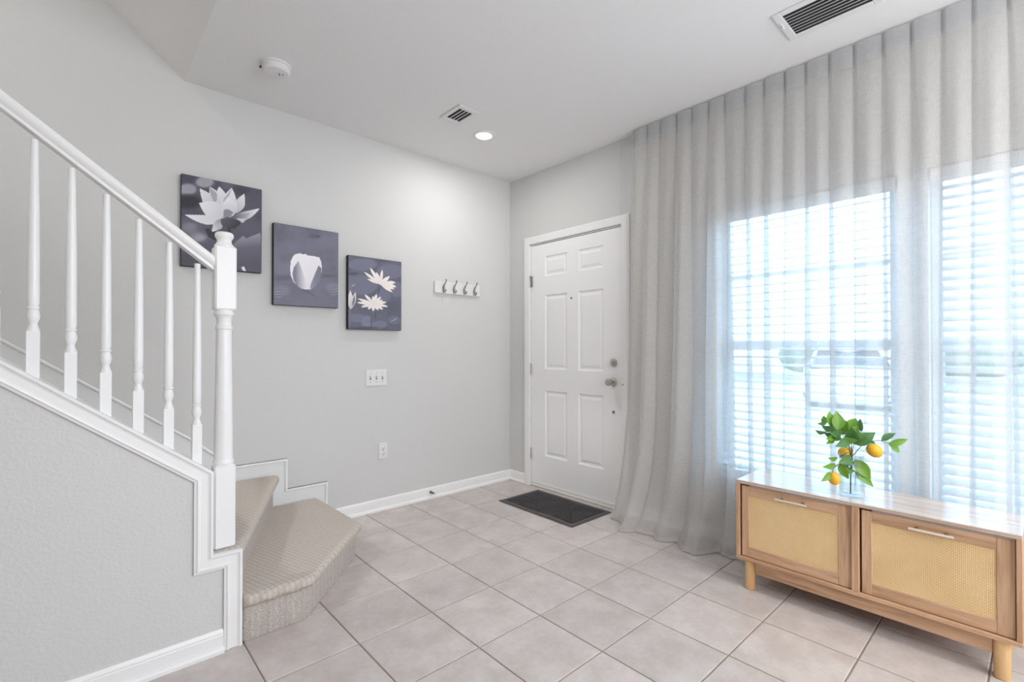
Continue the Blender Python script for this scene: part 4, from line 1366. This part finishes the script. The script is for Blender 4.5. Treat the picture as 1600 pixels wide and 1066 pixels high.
leaves = [  # base, tip, width (zoom px), depth base, depth tip, shade, roll
    (375, 240, 405, 108, 62, .01, .03, 'A', 40), (440, 285, 462, 103, 88, .0, .02, 'A', 25), (335, 208, 212, 212, 34, .0, -.02, 'B', 30), (385, 268, 242, 230, 58, -.01, -.03, 'B', 30),
    (300, 298, 148, 262, 34, -.02, -.05, 'B', 45), (450, 310, 285, 285, 78, -.02, -.05, 'B', 15), (390, 322, 250, 350, 50, -.02, -.05, 'A', 35), (370, 335, 266, 402, 44, -.02, -.04, 'A', 40),
    (505, 358, 308, 412, 70, -.03, -.07, 'B', 20), (490, 335, 512, 162, 84, .01, .04, 'A', 20), (590, 265, 505, 185, 70, .03, .05, 'A', 15), (580, 412, 496, 232, 100, -.01, -.05, 'B', 10),
    (578, 414, 745, 290, 92, -.01, -.04, 'B', 15), (600, 270, 672, 176, 70, .02, .03, 'A', 20), (712, 305, 716, 180, 48, .02, .03, 'B', 40), (505, 380, 468, 450, 46, -.01, -.03, 'A', 20),
    (610, 396, 682, 325, 62, .01, .02, 'A', 30), (470, 330, 500, 215, 90, .02, .03, 'B', 20), (640, 300, 560, 230, 80, .04, .05, 'A', 10), (360, 230, 350, 150, 48, .02, .03, 'A', 25),
    (800, 372, 922, 292, 48, -.04, -.05, 'B', 25), (858, 393, 1018, 347, 52, -.045, -.06, 'A', 30), (860, 396, 992, 488, 48, -.045, -.03, 'A', 30), (705, 380, 842, 470, 56, -.0, .01, 'B', 15),
    (540, 540, 368, 578, 78, -.03, -.05, 'B', 10), (385, 545, 268, 528, 36, -.035, -.05, 'A', 35), (372, 608, 212, 616, 46, -.03, -.05, 'A', 25), (320, 678, 204, 756, 46, -.035, -.05, 'A', 30),
    (415, 588, 470, 735, 62, -.03, -.05, 'A', 20), (552, 652, 425, 690, 62, -.02, -.05, 'A', 20), (548, 590, 478, 664, 40, .0, .01, 'B', 30), (556, 558, 672, 728, 92, -.03, -.055, 'A', 10), (560, 668, 690, 802, 62, -.03, -.06, 'A', 15),
    (420, 330, 262, 300, 60, .0, -.03, 'B', 25), (455, 345, 300, 375, 64, -.01, -.04, 'A', 20), (500, 330, 420, 200, 84, .02, .03, 'B', 20), (540, 340, 540, 190, 84, .02, .04, 'A', 15),
    (560, 380, 640, 240, 90, .0, .0, 'A', 20), (600, 400, 700, 300, 80, -.01, -.02, 'A', 25), (560, 400, 440, 330, 84, -.02, -.05, 'A', 15), (640, 330, 690, 230, 60, .02, .03, 'B', 25),
]
for (bx0, by0, tx, ty, wd, d0, d1, sh, roll) in leaves:
    A, B = vp(bx0, by0, d0), vp(tx, ty, d1)
    ax = (B - A)
    Lg = ax.length
    ax.normalize()
    nrm = (CAM - A).normalized()
    nrm = (nrm - ax * nrm.dot(ax)).normalized()
    nrm = Matrix.Rotation(math.radians(roll) * (1 if (tx + ty) % 2 else -1), 3, ax) @ nrm
    sd_ = ax.cross(nrm).normalized()
    W = wd * ZS / 2 / math.cos(math.radians(roll)) * 1.14
    rows = []
    for i in range(9):
        t = i / 8
        hw = W * 1.08 * (4 * t ** 0.8 * (1 - t ** 0.8)) ** 0.95 * (1 - 0.3 * t ** 4) if 0 < i < 8 else W * 0.02
        arch = -0.10 * Lg * math.sin(math.pi * t) * -1
        ctr = A + ax * (Lg * t) + nrm * arch * 0.6
        row = []
        for s in (-1, -0.55, 0, 0.55, 1):
            row.append(ctr + sd_ * (hw * s) + nrm * (abs(s) ** 1.3 * hw * 0.32))
        rows.append(row)
    mb = MB()
    vs = [p for r in rows for p in r]
    fs = [(i * 5 + j, i * 5 + j + 1, (i + 1) * 5 + j + 1, (i + 1) * 5 + j) for i in range(8) for j in range(4)]
    mb.add(vs, fs)
    mb.build('leaf', M['leaf' + sh], br, 180)

for (cx, cy, d, lng, wid, ang) in ((742, 467, -.035, 160, 124, -38), (566, 520, .03, 150, 118, 5), (352, 735, -.035, 132, 104, -75)):
    C0 = vp(cx, cy, d)
    ax = (RH * math.cos(math.radians(ang)) + Vector((0, 0, 1)) * math.sin(math.radians(ang)) + FH * 0.15).normalized()
    o1 = ax.orthogonal().normalized(); o2 = ax.cross(o1)
    a, b_ = lng * ZS / 2, wid * ZS / 2
    rings = []
    for i in range(15):
        t = -1 + 2 * i / 14
        rr = b_ * math.sqrt(max(0.0, 1 - (abs(t) / 0.97) ** 2.2)) if abs(t) < 0.93 else b_ * 0.16 * (1 - (abs(t) - .93) / .09)
        rings.append([C0 + ax * (a * t) + (o1 * math.cos(q) + o2 * math.sin(q)) * max(rr, 0.0006) for q in [2 * math.pi * s / 18 for s in range(18)]])
    lm = MB().loft(rings).build('lemon', M['lemon'], br, 180)

# ------------------------------------------------------------------ outside, seen through the blinds
GZ = -0.22
gnd = MB().box(0.2, 60, -60, 40, GZ - 0.1, GZ).build('ground_outside', M['lawn'], label='front lawn outside the window', kind='structure')
MB().box(1.2, 17, -9.5, 3.0, GZ - 0.02, GZ + 0.012).build('driveway', M['concrete'], label='pale concrete driveway outside the window', kind='structure')
MB().box(17, 24, -60, 40, GZ - 0.02, GZ + 0.010).build('street', M['asphalt'], label='grey street beyond the driveway', kind='structure')
labels = ['clipped green hedge bush across the street, first from the driveway', 'clipped green hedge bush across the street, second from the driveway', 'clipped green hedge bush across the street, third from the driveway', 'clipped green hedge bush across the street, fourth from the driveway', 'clipped green hedge bush across the street, fifth from the driveway', 'clipped green hedge bush across the street, last of the row']
for k in range(6):
    cx, cy = 27.5, 5.0 - k * 5.6
    mb = MB()
    rings = []
    for i in range(9):
        ph = math.pi * i / 8
        ring = []
        for s in range(20):
            th = 2 * math.pi * s / 20
            n_ = 1 + 0.22 * noise.noise(Vector((math.cos(th) * 2 + k * 7, math.sin(th) * 2, ph * 2)))
            r_ = max(0.02, math.sin(ph) ** 0.55)
            ring.append((cx + 1.1 * r_ * n_ * math.cos(th), cy + 2.15 * r_ * n_ * math.sin(th), GZ + 0.0 + 1.75 * (0.5 - 0.5 * math.cos(ph)) * n_))
        rings.append(ring)
    mb.loft(rings[::-1])
    mb.build('hedge_bush', M['hedge'], None, 180, label=labels[k], cat='bush', group='hedge bushes across the street', origin=Vector((cx, cy, GZ)))


def unproj_ground(px, py, z):
    d = FW + RT * ((px - 800) / PX_F) - UP * ((py - 539) / PX_F)
    return CAM + d * ((z - CAM.z) / d.z)


cc = unproj_ground(1322, 630, GZ)
car = thing('parked_car', cc, 'white parked car on the driveway outside the window', 'car')
cdir = math.radians(18)
fwd, sid = Vector((-math.cos(cdir), -math.sin(cdir), 0)), Vector((math.sin(cdir), -math.cos(cdir), 0))


def cp(a, b_, z):
    return cc + fwd * a + sid * b_ + Vector((0, 0, z))


def car_loft(stations, name, mat, parent):
    rings = []
    for (a, hw, z0, z1, tw) in stations:
        rings.append([cp(a, -hw, z0 + .05), cp(a, -hw * 1.0, (z0 + z1) / 2), cp(a, -hw * tw, z1), cp(a, 0, z1 + 0.025), cp(a, hw * tw, z1), cp(a, hw, (z0 + z1) / 2), cp(a, hw, z0 + .05), cp(a, 0, z0)])
    return MB().loft(rings).build(name, mat, parent, 40)


car_loft([(2.2, .70, .30, .60, .9), (2.1, .82, .22, .72, .93), (1.0, .90, .2, .88, .94), (0, .91, .2, .93, .95), (-1.6, .90, .2, .95, .94), (-2.15, .82, .26, .90, .92), (-2.25, .72, .34, .75, .9)], 'body', M['car'], car)
car_loft([(0.95, .80, .86, .90, .9), (0.35, .76, .86, 1.33, .80), (-1.25, .74, .86, 1.36, .80), (-1.95, .78, .86, .98, .88)], 'cabin_windows', M['car_glass'], car)
car_loft([(0.42, .64, 1.30, 1.345, .92), (0.2, .66, 1.31, 1.40, .9), (-1.1, .66, 1.31, 1.41, .9), (-1.4, .62, 1.29, 1.35, .92)], 'roof', M['car'], car)
for a in (1.35, -1.35):
    for s in (-1, 1):
        P = [cp(a, s * .66, .32), cp(a, s * .70, .32), cp(a, s * .86, .32), cp(a, s * .90, .32)]
        MB().tube(P, [.26, .32, .32, .26], 20).build('wheel', M['tyre'], car, 40)
